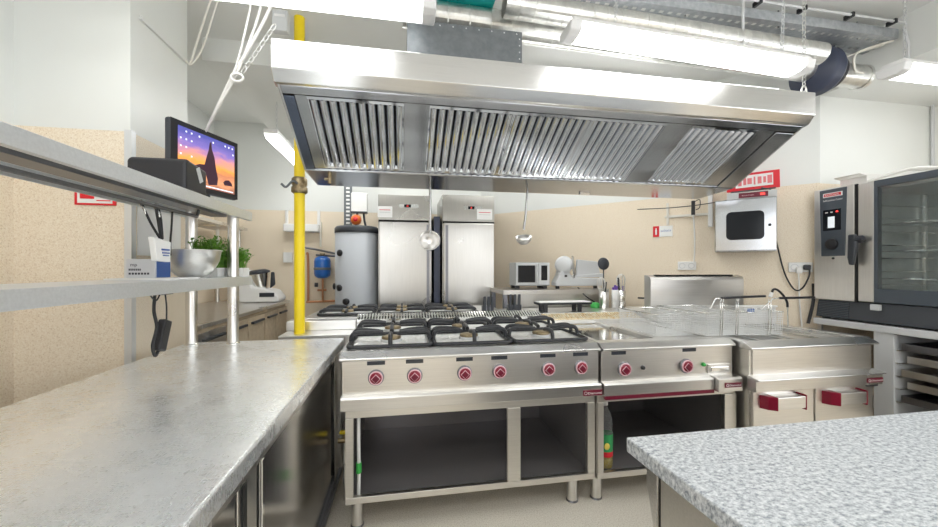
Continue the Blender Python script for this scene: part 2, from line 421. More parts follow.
# ------------------------------------------------------------------ extractor hood
hx0, hx1 = -.575, 2.38
hood = thing('extractor_hood', 'long stainless steel extractor hood with baffle filters above the ranges', 'extractor hood', ((hx0+hx1)/2, 2.2, 1.9))
prof_out = [(1.80, 2.375), (1.80, 2.245), (1.835, 2.203), (1.85, 2.197), (2.34, 1.925), (2.68, 1.908), (2.68, 2.375)]
mb = MB()
for xa, xb in ((hx0, hx0+.012), (hx1-.012, hx1)): mb.prism(prof_out, 'x', xa, xb)
mb.prism([(1.80, 2.375), (1.80, 2.363), (2.68, 2.363), (2.68, 2.375)], 'x', hx0+.012, hx1-.012)
mb.prism([(2.668, 1.908), (2.68, 1.908), (2.68, 2.363), (2.668, 2.363)], 'x', hx0+.012, hx1-.012)
mb.build('canopy', 'hood', hood, .002)
MB().prism([(1.798, 2.377), (1.798, 2.245), (1.835, 2.200), (1.875, 2.192), (1.875, 2.2), (1.84, 2.21), (1.81, 2.25), (1.81, 2.365)], 'x', hx0-.01, hx1+.01).build('front_fascia', 'hood', hood, .003)
# sloped underside: rims, blank panels and filters
def sl(y): return 2.197 + (y-1.85)*(1.925-2.197)/(2.34-1.85)
def slab(mb, x0, x1, ya, yb, up=.0, th=.006, m=0):
    return mb.prism([(ya, sl(ya)+up), (yb, sl(yb)+up), (yb, sl(yb)+up+th), (ya, sl(ya)+up+th)], 'x', x0, x1, m)
mb = MB(); slab(mb, hx0+.012, hx1-.012, 1.855, 1.892)
slab(mb, hx1-.14, hx1-.012, 1.905, 2.335)
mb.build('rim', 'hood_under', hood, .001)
slab(MB(), hx0+.012, hx0+.06, 1.905, 2.335).build('end_rim', 'end_shade', hood, .001)
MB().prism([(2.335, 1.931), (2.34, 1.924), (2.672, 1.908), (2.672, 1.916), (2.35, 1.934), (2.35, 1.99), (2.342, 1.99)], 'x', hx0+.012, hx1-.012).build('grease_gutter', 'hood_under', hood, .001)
mb = MB(); slab(mb, hx0+.02, hx1-.10, 1.89, 2.34, .05, .004); mb.build('baffle_gap_shade', 'gap', hood)  # near-black sheet painted in as the shade between the baffles
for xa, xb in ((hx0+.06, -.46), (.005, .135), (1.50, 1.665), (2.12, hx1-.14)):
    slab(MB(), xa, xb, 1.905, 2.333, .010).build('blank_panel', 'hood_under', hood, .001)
def baffle(x0, x1):
    mb = MB(); n = max(3, round((x1-x0)/.047)); p = (x1-x0)/n
    ya, yb = 1.92, 2.318
    for k in range(n):
        cx = x0 + (k+.5)*p; hw = p*.43
        vs = []
        for y in (ya, yb):
            for j in range(7):
                a = PI*j/6
                vs.append((cx - hw*math.cos(a), y, sl(y) + .034 - .030*math.sin(a)))
        mb.add(vs, [(j, j+1, 8+j, 7+j) for j in range(6)], True)
        mb.add(vs, [tuple(range(6, -1, -1)), tuple(range(7, 14))])
    slab(mb, x0, x1, 1.905, 1.920, .008, .02); slab(mb, x0, x1, 2.318, 2.333, .012, .02)
    for xa in (x0, x1-.008): slab(mb, xa, xa+.006, 1.92, 2.318, .012, .02)
    return mb.build('baffle_filter', 'filter', hood)
baffle(-.46, .005)
for k in range(3): baffle(.135+k*.455, .135+(k+1)*.455)
baffle(1.665, 2.12)
mb = MB()
for x in (1.35,): mb.box(x-.04, x+.04, 2.60, 2.63, 1.896, 1.912)
mb.build('gutter_lip', 'hood', hood, .002)
dv = MB().cyl((-.44, 2.38, 1.93), (-.44, 2.38, 1.86), .011).cyl((-.47, 2.38, 1.885), (-.43, 2.38, 1.885), .009).build('drain_valve', 'brass', hood)
for x, y in ((2.36, 1.84),):
    chain_mesh((x, y, 2.37), (x, y, 3.05), .035, .0022, .010).build('hanging_chain', 'galv_light', hood)
mb = MB(); mb.tube([(2.36+.02*math.cos(t), 1.84, 2.40+.035*math.sin(t)) for t in [2*PI*k/12 for k in range(12)]], .004, 6, closed=True); mb.build('shackle', 'galv_light', hood)

# duct collar on top of the hood
db = thing('duct_box', 'dark grey galvanised box on top of the hood', 'duct', (.32, 1.98, 2.375))
B(.02, .625, 1.90, 2.06, 2.375, 2.60).build('casing', 'galv', db, .003)
mb = MB()
for k in range(9):
    mb.ell((.05+k*.068, 1.9, 2.585), (.004, .004, .004), 6, 4)
for k in range(5): mb.ell((.61, 1.9, 2.42+k*.035), (.004, .004, .004), 6, 4)
mb.build('rivet', 'enamel_grey', db)
# spiral ducts
def duct(name, label, x0, x1, y, z, r, pitch, drop=0.):
    n = int((x1-x0)/pitch); pr = []
    mb = MB()
    prof = []
    for k in range(n+1):
        x = k*pitch; prof += [(r, x), (r, x+pitch-.010), (r+.002, x+pitch-.009), (r+.002, x+pitch-.003)]
    mb.lathe(prof, (x0, y, z), (1, 0, drop), 32, smooth=False)
    return tag(mb.build(name, 'galv_light'), label, 'duct')
duct('spiral_duct', 'shiny round spiral duct running just above the hood', .0, 2.86, 2.20, 2.835, .08, .13, -.025)
duct('spiral_duct', 'pale ringed round duct running below the cable tray', .55, 2.62, 1.985, 2.80, .066, .085, -.03)
mb = MB(); mb.cyl((3.03, 2.20, 2.755), (3.33, 2.20, 2.75), .08, n=28)
tag(mb.cyl((3.31, 2.20, 2.75), (3.34, 2.20, 2.75), .086, n=28).build('spiral_duct', 'galv_light'), 'short duct stub between the dark fan and the beam', 'duct')
tag(B(.19, .53, 2.10, 2.24, 2.905, 2.95).build('duct_wrap', 'teal'), 'turquoise wrapped packet lying on the spiral duct', 'wrap')
fan = thing('duct_fan', 'round dark inline fan in the duct beside the hood', 'fan', (2.95, 2.2, 2.6))
MB().lathe([(0, 0), (.085, 0), (.09, .03), (.155, .04), (.165, .07), (.15, .10), (.16, .13), (.145, .16), (.10, .17), (.09, .20), (0, .20)], (2.84, 2.2, 2.755), (1, 0, 0), 32).build('housing', 'navy', fan)
B(2.89, 3.0, 2.13, 2.27, 2.895, 2.94).build('terminal_box', 'navy', fan, .005)
MB().lathe([(.1, 0), (.115, .005), (.115, .03), (.1, .035)], (3.03, 2.2, 2.755), (1, 0, 0), 28).build('clamp', 'black', fan)
# cable tray
tr = thing('cable_tray', 'perforated zinc cable tray hung below the ceiling', 'cable tray', (2.2, 2.08, 2.9))
mb = MB(); x0, x1 = .6, 3.30; xs = []
rows = [1.97, 2.01, 2.03, 2.09, 2.11, 2.15]
mb.box(x0, x1, 1.97, 1.985, 2.90, 2.96); mb.box(x0, x1, 2.155, 2.17, 2.90, 2.96)
for ya, yb in ((1.985, 2.01), (2.035, 2.105), (2.13, 2.155)): mb.box(x0, x1, ya, yb, 2.90, 2.903)
k = 0
while x0 + k*.06 < x1:
    for ya, yb in ((2.01, 2.035), (2.105, 2.13)): mb.box(x0+k*.06, x0+k*.06+.03, ya, yb, 2.90, 2.903)
    k += 1
mb.build('channel', 'tray', tr)
for x in (1.0, 1.75, 2.45, 3.1): MB().cyl((x, 2.07, 2.90), (x, 2.07, 3.05), .005, n=8).build('hanger_rod', 'galv', tr)
cp = thing('conduit', 'thin grey conduit with black clips along the cable tray', 'conduit', (2.2, 1.9, 2.95))
MB().curve([(2.03, 1.93, 2.70), (2.03, 1.93, 2.93), (2.06, 1.93, 2.975), (2.3, 1.93, 2.975), (3.28, 1.93, 2.975)], .008).build('pipe', 'enamel_grey', cp)
for x in (2.15, 2.48, 2.85, 3.2): B(x-.010, x+.010, 1.918, 1.972, 2.962, 2.99).build('clip', 'black', cp, .002)
# cables hanging by the tray end and the pipe on the wall
tag(MB().curve([(3.30, 2.0, 2.90), (3.16, 2.05, 2.86), (3.05, 2.05, 2.8), (3.10, 2.08, 2.72), (3.2, 2.1, 2.72)], .008).curve([(3.30, 2.05, 2.90), (3.1, 2.1, 2.84), (2.98, 2.12, 2.78)], .006).build('cream_cable', 'cream'), 'cream cables drooping from the end of the cable tray', 'cable')
tag(MB().curve([(3.31, 1.95, 2.95), (3.315, 1.93, 2.84), (3.315, 1.93, 2.78), (3.34, 1.94, 2.71), (3.4, 1.96, 2.69), (3.46, 2.0, 2.64)], .009).build('bent_pipe', 'enamel_grey'), 'bent grey pipe on the beam above the oven', 'pipe')
pp = thing('wall_pipe', 'thin upright grey pipe on the wall above the combi oven', 'pipe', (4.48, 2.46, 1.0))
MB().cyl((4.48, 2.45, 1.0), (4.48, 2.45, 2.74), .012).build('tube', 'enamel_grey', pp)
MB().cyl((4.48, 2.45, 2.02), (4.48, 2.45, 2.06), .022).build('coupling', 'galv', pp)

# ------------------------------------------------------------------ the ranges
def knob(parent, x, y, z, r=.035):
    k = MB().lathe([(0, .0), (r*1.15, 0), (r*1.15, .008), (r*1.02, .013), (0, .013)], (x, y, z), (0, -1, 0), 32).build('knob', 'steel_dark', parent)
    MB().lathe([(r*.82, .012), (r*1.0, .012), (r*1.0, .018), (r*.96, .020), (r*.86, .020), (r*.82, .018)], (x, y, z), (0, -1, 0), 32).build('dial_ring', 'pink', k)
    MB().lathe([(0, .012), (r*.84, .012), (r*.83, .0195), (0, .0205)], (x, y, z), (0, -1, 0), 32).build('dial', 'red', k)
    s = r*.56; zz = z-.003
    MB().prism([(x, zz-s-.004), (x+s+.004, zz), (x, zz+s+.004), (x-s-.004, zz)], 'y', y-.023, y-.02).build('grip_edge', 'pink', k)
    MB().prism([(x, zz-s), (x+s, zz), (x, zz+s), (x-s, zz)], 'y', y-.030, y-.02).build('grip', 'maroon', k, .002)
    return k
def badge(parent, x0, x1, y, z0, z1):
    b = B(x0, x1, y-.004, y, z0, z1).build('brand_plate', 'maroon', parent, .001)
    cz = (z0+z1)/2; h = (z1-z0)
    mb = MB(); mb.text('Diamond', (x0+(x1-x0)*.60, y-.0045, cz-h*.22), (1, 0, 0), (0, 0, 1), h*.42, width=(x1-x0)*.70)
    mb.tube([(x0+(x1-x0)*.13+h*.26*math.cos(t), y-.0048, cz+h*.26*math.sin(t)) for t in [2*PI*k/12 for k in range(12)]], .0012, 5, closed=True)
    mb.build('lettering', 'text_white', b)
    return b
def lip(mb, x0, x1, yf):
    mb.prism([(yf+.012, .868), (yf, .872), (yf, .884), (yf+.045, .912), (yf+.06, .912), (yf+.06, .868)], 'x', x0, x1)
def legs(parent, xs, ys):
    for x in xs:
        for y in ys:
            l = MB().cyl((x, y, .01), (x, y, .158), .030, n=24).build('leg', 'steel_v', parent)
            MB().lathe([(.034, 0), (.034, .006), (.027, .012), (.027, .06), (.0275, .0601)], (x, y, 0), n=24).build('foot', 'steel_dark', l)
def cabinet(parent, x0, x1, yf, yb, stiles, ztop=.628, name='cabinet'):
    mb = MB()
    mb.box(x0, x0+.006, yf, yb, .157, ztop); mb.box(x1-.006, x1, yf, yb, .157, ztop)
    mb.box(x0, x1, yb-.006, yb, .157, ztop); mb.box(x0, x1, yf, yb, .157, .163)
    for a, b in stiles: mb.box(a, b, yf-.0125, yf+.014, .1905, .5865)
    mb.box(x0, x1, yf-.012, yf+.015, .157, .19); mb.box(x0, x1, yf-.006, yf+.015, .587, ztop)
    mb.build(name, 'steel_warm', parent, .002)
    MB().box(x0+.008, x1-.008, yb-.02, yb-.008, .165, .86).box(x0+.007, x0+.012, yf+.016, yb-.02, .165, ztop).box(x1-.012, x1-.007, yf+.016, yb-.02, .165, ztop).box(x0+.012, x1-.012, yf+.02, yb-.02, .164, .172).box(x0+.012, x1-.012, yf+.02, yb-.02, .60, .61).build('compartment_shade', 'lining', parent)  # inner sheets that put the open compartment's shade into colour

def grate(parent, x0, x1, y0, y1, z, burners=True, hk=1.):
    """cast pan support over a front and a rear burner"""
    mb = MB()
    R = .03
    def rr(xa, xb, ya, yb):
        out = []
        for cx, cy, a0 in ((xb-R, ya+R, -PI/2), (xb-R, yb-R, 0), (xa+R, yb-R, PI/2), (xa+R, ya+R, PI)):
            out += [(cx+R*math.cos(a0+PI/2*k/4), cy+R*math.sin(a0+PI/2*k/4), z+.008) for k in range(5)]
        return out
    mb.tube(rr(x0, x1, y0, y1), .0105, 8, closed=True)
    ym = (y0+y1)/2
    mb.tube([(x0, ym, z+.012), (x1, ym, z+.012)], .012, 8)
    cx = (x0+x1)/2
    for cy in ((y0+ym)/2, (ym+y1)/2):
        for k in range(8):
            a = PI/4*k + PI/8*0
            dx, dy = math.cos(a), math.sin(a)
            # reach to the frame
            tx = (x1-cx)/abs(dx) if abs(dx) > .01 else 9; ty = (ym-cy if dy > 0 else cy-(y0 if cy < ym else ym))/abs(dy) if abs(dy) > .01 else 9
            if k % 2 : 
                continue
            L = min(tx, abs(ty))
            px, py = -dy, dx
            for off in ((-.045, .045) if k in (0, 4) else (0,)):
                pts = [(cx+dx*L+px*off, cy+dy*L+py*off, z+.006), (cx+dx*(L-.006)+px*off, cy+dy*(L-.006)+py*off, z+.045*hk),
                       (cx+dx*(L-.035)+px*off, cy+dy*(L-.035)+py*off, z+.062*hk), (cx+dx*(L*.5)+px*off*.8, cy+dy*(L*.5)+py*off*.8, z+.060*hk), (cx+dx*.05+px*off*.4, cy+dy*.05+py*off*.4, z+.052*hk)]
                mb.curve(pts, .0118, 8, seg=4)
    g = mb.build('pan_support', 'iron', parent)
    if burners:
        for cy in ((y0+ym)/2, (ym+y1)/2):
            b = MB().lathe([(.0, .0), (.062, 0), (.062, .012), (.05, .02), (0, .02)], (cx, cy, z-.004), n=28).build('burner', 'enamel_grey', parent)
            MB().lathe([(.052, .018), (.056, .022), (.054, .032), (.04, .036), (0, .037)], (cx, cy, z-.004), n=28).build('burner_cap', 'brass', b)
        MB().box(x0+.02, x1-.02, y0+.02, y1-.02, z-.0025, z+.0005).build('foil_liner', 'foil', parent)
    return g

def flue(parent, x0, x1, y0, z0, mat, xs=None):
    """slotted, sloping flue outlet along the back of a range"""
    mb = MB(); mb.prism([(y0, z0-.07), (y0, z0), (y0+.02, z0+.004), (y0+.02, z0-.07)], 'x', x0, x1)
    mb.prism([(y0+.09, z0-.07), (y0+.09, z0+.034), (y0+.10, z0+.034), (y0+.10, z0-.07)], 'x', x0, x1)
    n = int((x1-x0)/.021)
    for k in range(n+1):
        x = x0 + (x1-x0)*k/n
        mb.prism([(y0+.004, z0-.03), (y0+.004, z0+.004), (y0+.094, z0+.036), (y0+.094, z0-.02)], 'x', x-.005, x+.005)
    g = mb.build('flue_grille', mat, parent)
    B(x0, x1, y0+.02, y0+.09, z0-.07, z0-.055).build('flue_well', 'gap', g)
    return g

rg = thing('gas_range', 'six burner stainless gas range with six red knobs and open cabinet', 'gas range', (.4, 2.4, 0), 0)
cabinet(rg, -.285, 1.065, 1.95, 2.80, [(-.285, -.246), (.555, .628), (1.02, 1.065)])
mb = MB(); mb.box(-.30, 1.095, 1.985, 2.83, .63, .868); mb.build('body', 'steel_warm', rg, .002)
mb = MB(); lip(mb, -.318, 1.107, 1.95); mb.box(-.318, 1.107, 2.01, 2.83, .868, .912); mb.build('hob_top', 'steel', rg, .003)
cpnl = B(-.305, 1.10, 1.965, 1.985, .69, .868).build('control_panel', 'steel_warm', rg, .002)
mb = MB().prism([(1.925, .628), (1.925, .688), (1.935, .696), (1.985, .70), (1.985, .628)], 'x', -.308, 1.10); mb.build('drip_rail', 'steel', rg, .003)
for x in (-.136, .06, .324, .516, .795, .99):
    knob(rg, x, 1.963, .783)
for x in (-.136, .06, .324, .516, .795, .99): B(x-.045, x+.045, 1.9635, 1.966, .846, .866).build('vent_slot', 'charcoal', rg)  # dark patch under the lip above each knob
badge(rg, .985, 1.10, 1.925, .632, .664)
for xa, xb in ((-.29, .155), (.175, .615), (.635, 1.08)): grate(rg, xa, xb, 2.045, 2.79, .916)
flue(rg, -.33, 1.09, 2.83, .962, 'steel_bright')
legs(rg, (-.235, .965), (2.02, 2.72))
hose = MB().curve([(-.225, 1.985, .60), (-.225, 1.985, .45), (-.223, 1.985, .3), (-.225, 1.985, .175)], .009).build('hose', 'white', rg)
MB().lathe([(.013, 0), (.014, .004), (.014, .05), (.013, .054)], (-.224, 1.985, .29), n=14).build('green_tape', 'green', hose)

# fry-top unit
ft = thing('griddle', 'stainless griddle unit with two red knobs beside the gas range', 'griddle', (1.55, 2.4, 0))
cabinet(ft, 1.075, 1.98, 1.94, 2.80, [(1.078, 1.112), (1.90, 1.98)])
B(1.115, 1.975, 1.975, 2.83, .63, .868).build('body', 'steel_warm', ft, .002)
mb = MB(); lip(mb, 1.113, 1.985, 1.935); mb.box(1.113, 1.985, 1.995, 2.06, .868, .912); mb.box(1.113, 1.15, 2.06, 2.83, .868, .912); mb.box(1.53, 1.985, 2.06, 2.83, .868, .895)
mb.box(1.15, 1.53, 2.06, 2.83, .868, .88); mb.box(1.53, 1.55, 2.06, 2.83, .895, .912); mb.box(1.94, 1.985, 2.06, 2.83, .895, .908); mb.box(1.113, 1.985, 2.79, 2.83, .895, .925)
mb.build('worktop', 'steel', ft, .003)
B(1.16, 1.52, 2.075, 2.77, .88, .892).build('griddle_plate', 'steel_bright', ft, .004)
B(1.112, 1.978, 1.955, 1.975, .69, .868).build('control_panel', 'steel_warm', ft, .002)
MB().prism([(1.915, .625), (1.915, .686), (1.925, .694), (1.975, .70), (1.975, .625)], 'x', 1.108, 1.815).build('drip_rail', 'steel', ft, .003)
MB().prism([(1.89, .615), (1.89, .69), (1.90, .698), (1.975, .70), (1.975, .615)], 'x', 1.82, 1.985).build('front_bracket', 'steel', ft, .003)
B(1.116, 1.815, 1.914, 1.94, .604, .624).build('red_strip', 'maroon', ft, .001)
for x in (1.252, 1.655): knob(ft, x, 1.953, .763, .037)
for x, mt in ((1.372, 'black'), (1.775, 'green')): MB().lathe([(0, .014), (.010, .013), (.013, 0), (0, 0)], (x, 1.955, .765), (0, -1, 0), 16).build('push_button', mt, ft)
hd = MB().box(1.80, 1.955, 1.945, 1.958, .712, .765).build('drawer_front', 'steel', ft, .002)
B(1.815, 1.94, 1.938, 1.947, .722, .752).build('recessed_pull', 'steel_bright', hd, .004)
for x in (1.22, 1.68): B(x-.045, x+.045, 1.953, 1.956, .846, .866).build('vent_slot', 'charcoal', ft)  # same dark patches under the griddle lip
badge(ft, 1.862, 1.975, 1.89, .640, .668)
flue(ft, 1.11, 1.96, 2.83, .93, 'crust')
legs(ft, (1.115, 1.93), (2.02, 2.72))

# fryer
fr = thing('deep_fryer', 'double deep fryer cabinet with two doors with red ended handles', 'deep fryer', (2.46, 2.3, 0))
mb = MB(); mb.box(2.01, 2.915, 1.875, 2.70, .15, .868); mb.build('body', 'steel_warm', fr, .002)
mb = MB(); yf = 1.845
mb.prism([(yf+.012, .862), (yf, .868), (yf, .876), (yf+.055, .905), (yf+.08, .905), (yf+.08, .862)], 'x', 2.0, 2.94)
for a, b in ((2.0, 2.06), (2.43, 2.50), (2.87, 2.94)): mb.box(a, b, 1.92, 2.70, .868, .905)
mb.box(2.0, 2.94, 2.55, 2.70, .868, .905); mb.build('worktop', 'steel', fr, .003)
for a, b in ((2.06, 2.43), (2.50, 2.87)):
    B(a, b, 1.92, 2.55, .871, .876).build('oil_well', 'steel', fr)
    mb = MB()
    for x in (a+.03, a+.09, b-.09, b-.03): mb.box(x-.006, x+.006, 1.925, 2.55, .893, .903)
    mb.build('well_rail', 'steel_bright', fr)
B(2.03, 2.91, 1.868, 1.878, .70, .866).build('front_panel', 'steel_warm', fr, .002)
MB().prism([(1.82, .625), (1.82, .688), (1.80, .694), (1.80, .70), (1.86, .712), (1.875, .712), (1.875, .625)], 'x', 2.0, 2.925).build('drip_rail', 'steel', fr, .003)
for a, b in ((2.02, 2.452), (2.466, 2.905)):
    d = B(a, b, 1.856, 1.874, .16, .615).build('door', 'steel_warm', fr, .003)
    hx = a+.10
    h = MB().prism([(hx, 1.856), (hx, 1.797), (hx+.20, 1.797), (hx+.205, 1.856)], 'z', .525, .594).build('handle', 'steel', d, .003)
    MB().prism([(hx-.055, 1.858), (hx-.035, 1.82), (hx-.0, 1.793), (hx+.004, 1.793), (hx+.004, 1.858)], 'z', .520, .598).build('handle_end', 'red', d, .005)
    MB().prism([(hx+.20, 1.858), (hx+.20, 1.796), (hx+.207, 1.796), (hx+.215, 1.858)], 'z', .514, .602).build('handle_end', 'red', d, .002)
badge(fr, 2.80, 2.922, 1.82, .640, .668)
B(2.985-.14, 2.93, 1.845, 1.87, .605, .64).build('rail_clip', 'steel_dark', fr, .003)
legs(fr, (2.08, 2.85), (1.95, 2.6))
sp = MB().prism([(2.74, .88), (2.735, 1.245), (2.745, 1.27), (2.80, 1.285), (2.82, 1.285), (2.82, .88)], 'x', 1.995, 2.885).build('splashback', 'steel', fr, .003)
mb = MB()
for k in range(24): mb.box(2.06+k*.031, 2.075+k*.031, 2.75, 2.79, 1.274, 1.287)
mb.build('vent_slots', 'gap', sp)

# wire fry baskets
def basket(x0, x1, y0, y1, z0, z1, label, hooks, handle):
    t = thing('fry_basket', label, 'fry basket', ((x0+x1)/2, (y0+y1)/2, z0), 0, 'fry baskets')
    mb = MB(); w = .0015; p = .0135
    i = .012
    def grid(f, U, V):
        nu, nv = int(U/p), int(V/p)
        for a in range(nu+1):
            u = U*a/nu; mb.tube([f(u, 0), f(u, V)], w, 4)
        for b in range(nv+1):
            v = V*b/nv; mb.tube([f(0, v), f(U, v)], w, 4)
    X, Yd, Z = x1-x0, y1-y0, z1-z0
    grid(lambda u, v: (x0+i+u*(X-2*i)/X, y0+i*(1-v/Z), z0+v), X, Z); grid(lambda u, v: (x0+i+u*(X-2*i)/X, y1-i*(1-v/Z), z0+v), X, Z)
    grid(lambda u, v: (x0+i*(1-v/Z), y0+u, z0+v), Yd, Z); grid(lambda u, v: (x1-i*(1-v/Z), y0+u, z0+v), Yd, Z)
    grid(lambda u, v: (x0+u, y0+v, z0+.001), X, Yd)
    mb.build('wire_mesh', 'wire', t)
    MB().tube([(x0, y0, z1), (x1, y0, z1), (x1, y1, z1), (x0, y1, z1)], .003, 6, closed=True).tube([(x0+i, y0+i, z0), (x1-i, y0+i, z0), (x1-i, y1-i, z0), (x0+i, y1-i, z0)], .0025, 6, closed=True).build('rim', 'steel_bright', t)
    for hx in hooks:
        MB().curve([(hx, y0-.004, z0+.0), (hx+.003, y0-.006, z1-.02), (hx+.004, y0-.004, z1+.05), (hx+.035, y0+.02, z1+.085)], .0028, 6).build('hook', 'steel_bright', t)
    if handle:
        MB().tube(handle[0], .004, 6).build('handle_wire', 'steel_bright', t)
        MB().curve(handle[1], .0085, 8).build('handle', 'black', t)
    return t
basket(1.56, 1.835, 2.10, 2.50, .915, 1.05, 'wire fry basket without a handle, standing over the griddle', (), None)
basket(1.86, 2.165, 2.03, 2.48, .92, 1.062, 'wire fry basket with long black handle, standing before the splashback', (1.96, 1.975, 2.075, 2.09), ([(2.10, 2.25, 1.06), (2.14, 2.25, 1.13), (2.19, 2.25, 1.133)], [(2.185, 2.25, 1.132), (2.3, 2.25, 1.137), (2.55, 2.25, 1.143)]))
basket(2.19, 2.465, 2.05, 2.50, .91, 1.055, 'wire fry basket closest to the oven, black handle pointing at it', (2.34, 2.36), ([(2.46, 2.2, 1.055), (2.56, 2.2, 1.13), (2.62, 2.2, 1.132)], [(2.615, 2.2, 1.132), (2.75, 2.2, 1.132), (2.91, 2.2, 1.134)]))
sk = thing('skimmer', 'black bent handled skimmer sticking up beside the white box', 'skimmer', (2.62, 2.35, .9))
MB().curve([(2.70, 2.33, 1.16), (2.715, 2.33, 1.185), (2.75, 2.33, 1.18), (2.80, 2.33, 1.14), (2.835, 2.33, 1.09), (2.84, 2.33, 1.05)], .008).build('handle', 'black', sk)
MB().cyl((2.70, 2.33, 1.16), (2.685, 2.33, 1.13), .012).build('tip', 'white', sk)
MB().tube([(2.84, 2.33, 1.05), (2.845, 2.33, .906)], .004).build('shaft', 'steel_bright', sk)
wb = thing('white_container', 'white box with small blue label standing behind the fry baskets', 'container', (2.73, 2.56, .905))
B(2.64, 2.94, 2.50, 2.56, .906, 1.03).build('tub', 'white', wb, .006)
B(2.63, 2.95, 2.495, 2.565, 1.03, 1.045).build('lid', 'paper', wb, .004)
B(2.665, 2.73, 2.494, 2.499, 1.0, 1.024).build('label', 'blue', wb)

# bottle in the griddle cabinet
bt = thing('oil_bottle', 'clear plastic oil bottle with green label inside the griddle cabinet', 'bottle', (1.178, 2.03, .172))
BX, BY = 1.178, 2.03
MB().lathe([(.0, .0), (.040, .0), (.044, .012), (.044, .19), (.040, .22), (.043, .26), (.036, .31), (.018, .345), (.014, .37)], (BX, BY, .1725), n=24).build('body', 'bottle', bt)
MB().lathe([(0, .004), (.039, .004), (.041, .014), (.041, .07), (0, .07)], (BX, BY, .1725), n=24).build('oil', 'oil', bt)
MB().lathe([(.0448, .07), (.0448, .20)], (BX, BY, .1725), n=24).build('label', 'labelgreen', bt)
MB().lathe([(.0452, .07), (.0452, .10)], (BX, BY, .1725), n=24).build('label_band', 'signred', bt)
MB().ell((BX-.012, BY-.044, .1725+.135), (.018, .004, .02), 14, 8).build('label_motif', 'labelyellow', bt)
MB().lathe([(.0, .392), (.017, .392), (.017, .362), (.015, .36)], (BX, BY, .1725), n=20).build('cap', 'white', bt)

# black framed stand on the flue
bs = thing('grill_stand', 'low black framed stand with white top over the flue grille', 'stand', (1.36, 3.05, .965))
B(1.13, 1.61, 2.98, 3.12, 1.03, 1.048).build('frame', 'black', bs, .003)
B(1.14, 1.60, 2.985, 3.11, 1.048, 1.055).build('top_board', 'paper', bs, .002)
for x in (1.19, 1.50):
    for y in (2.995, 3.10): B(x-.018, x+.018, y-.006, y+.006, .9655, 1.031).build('leg', 'black', bs)

# ------------------------------------------------------------------ second range behind
br = thing('rear_range', 'second gas range standing back to back behind the flue grille', 'gas range', (.2, 3.35, 0))
B(-.72, .86, 2.97, 3.68, .15, .93).build('body', 'steel_warm', br, .003)
B(-.74, .87, 2.96, 3.70, .93, .965).build('hob_top', 'steel', br, .003)
for xa, xb in ((-.66, -.235), (-.20, .18), (.21, .62)): grate(br, xa, xb, 3.08, 3.62, .968, True, .55)
for x in (-.6, .75):
    for y in (3.05, 3.6): MB().cyl((x, y, 0), (x, y, .151), .03).build('leg', 'steel_v', br)
rgd = thing('rear_bench', 'low steel bench behind the flue carrying the utensil jars', 'bench', (1.45, 3.15, 0))
B(.885, 2.36, 2.97, 3.36, .15, .93).build('body', 'steel_warm', rgd, .003)
B(.88, 2.37, 2.96, 3.37, .93, .965).build('top', 'steel', rgd, .003)
for x in (1.0, 2.25):
    for y in (3.03, 3.3): MB().cyl((x, y, 0), (x, y, .151), .03).build('leg', 'steel_v', rgd)
# ledge at the end of the counter
lg = thing('side_ledge', 'plain steel ledge between worktop end and the gas range', 'counter', (-.5, 2.78, 0))
B(-.80, -.335, 2.60, 2.93, .0, .90).build('body', 'steel', lg, .003)
B(-.81, -.335, 2.80, 2.94, .90, .965).build('upstand', 'steel', lg, .004)

# ------------------------------------------------------------------ left worktop with refrigerated base
wt = thing('worktop_counter', 'long scratched stainless worktop over a closed steel base', 'counter', (-.8, 1.0, 0))
mb = MB().prism([(-1.26, .85), (-1.26, .90), (-.372, .90), (-.368, .895), (-.368, .85)], 'y', -.7, 2.475); mb.build('top', 'worktop', wt, .003)
B(-1.24, -.425, -.68, 2.44, .10, .85).build('carcass', 'steel_dark', wt, .002)
for a, b in ((-.62, .10), (.13, .98), (1.14, 2.19)):
    d = B(-.425, -.398, a, b, .115, .80).build('door', 'door_dark', wt, .002)
    B(-.399, -.392, a, a+.018, .115, .80).build('door_edge', 'steel_bright', d, .002)
B(-.425, -.40, 1.0, 1.12, .10, .83).build('stile', 'steel', wt, .002)
B(-.402, -.396, 1.02, 1.045, .115, .80).build('seam', 'gap', wt)
B(-.43, -.385, 2.25, 2.44, .08, .85).build('stile', 'door_dark', wt, .004)
B(-.43, -.395, -.68, 2.25, .80, .85).build('top_rail', 'steel', wt, .002)
MB().box(-.42, -.375, -.68, 2.44, .07, .095).box(-.40, -.385, -.68, 2.40, .10, .112).build('bottom_rail', 'steel_dark', wt, .002)
for y in (-.5, 1.0, 2.3):
    for x in (-1.15, -.5): MB().cyl((x, y, 0), (x, y, .1), .022).build('leg', 'steel_v', wt)

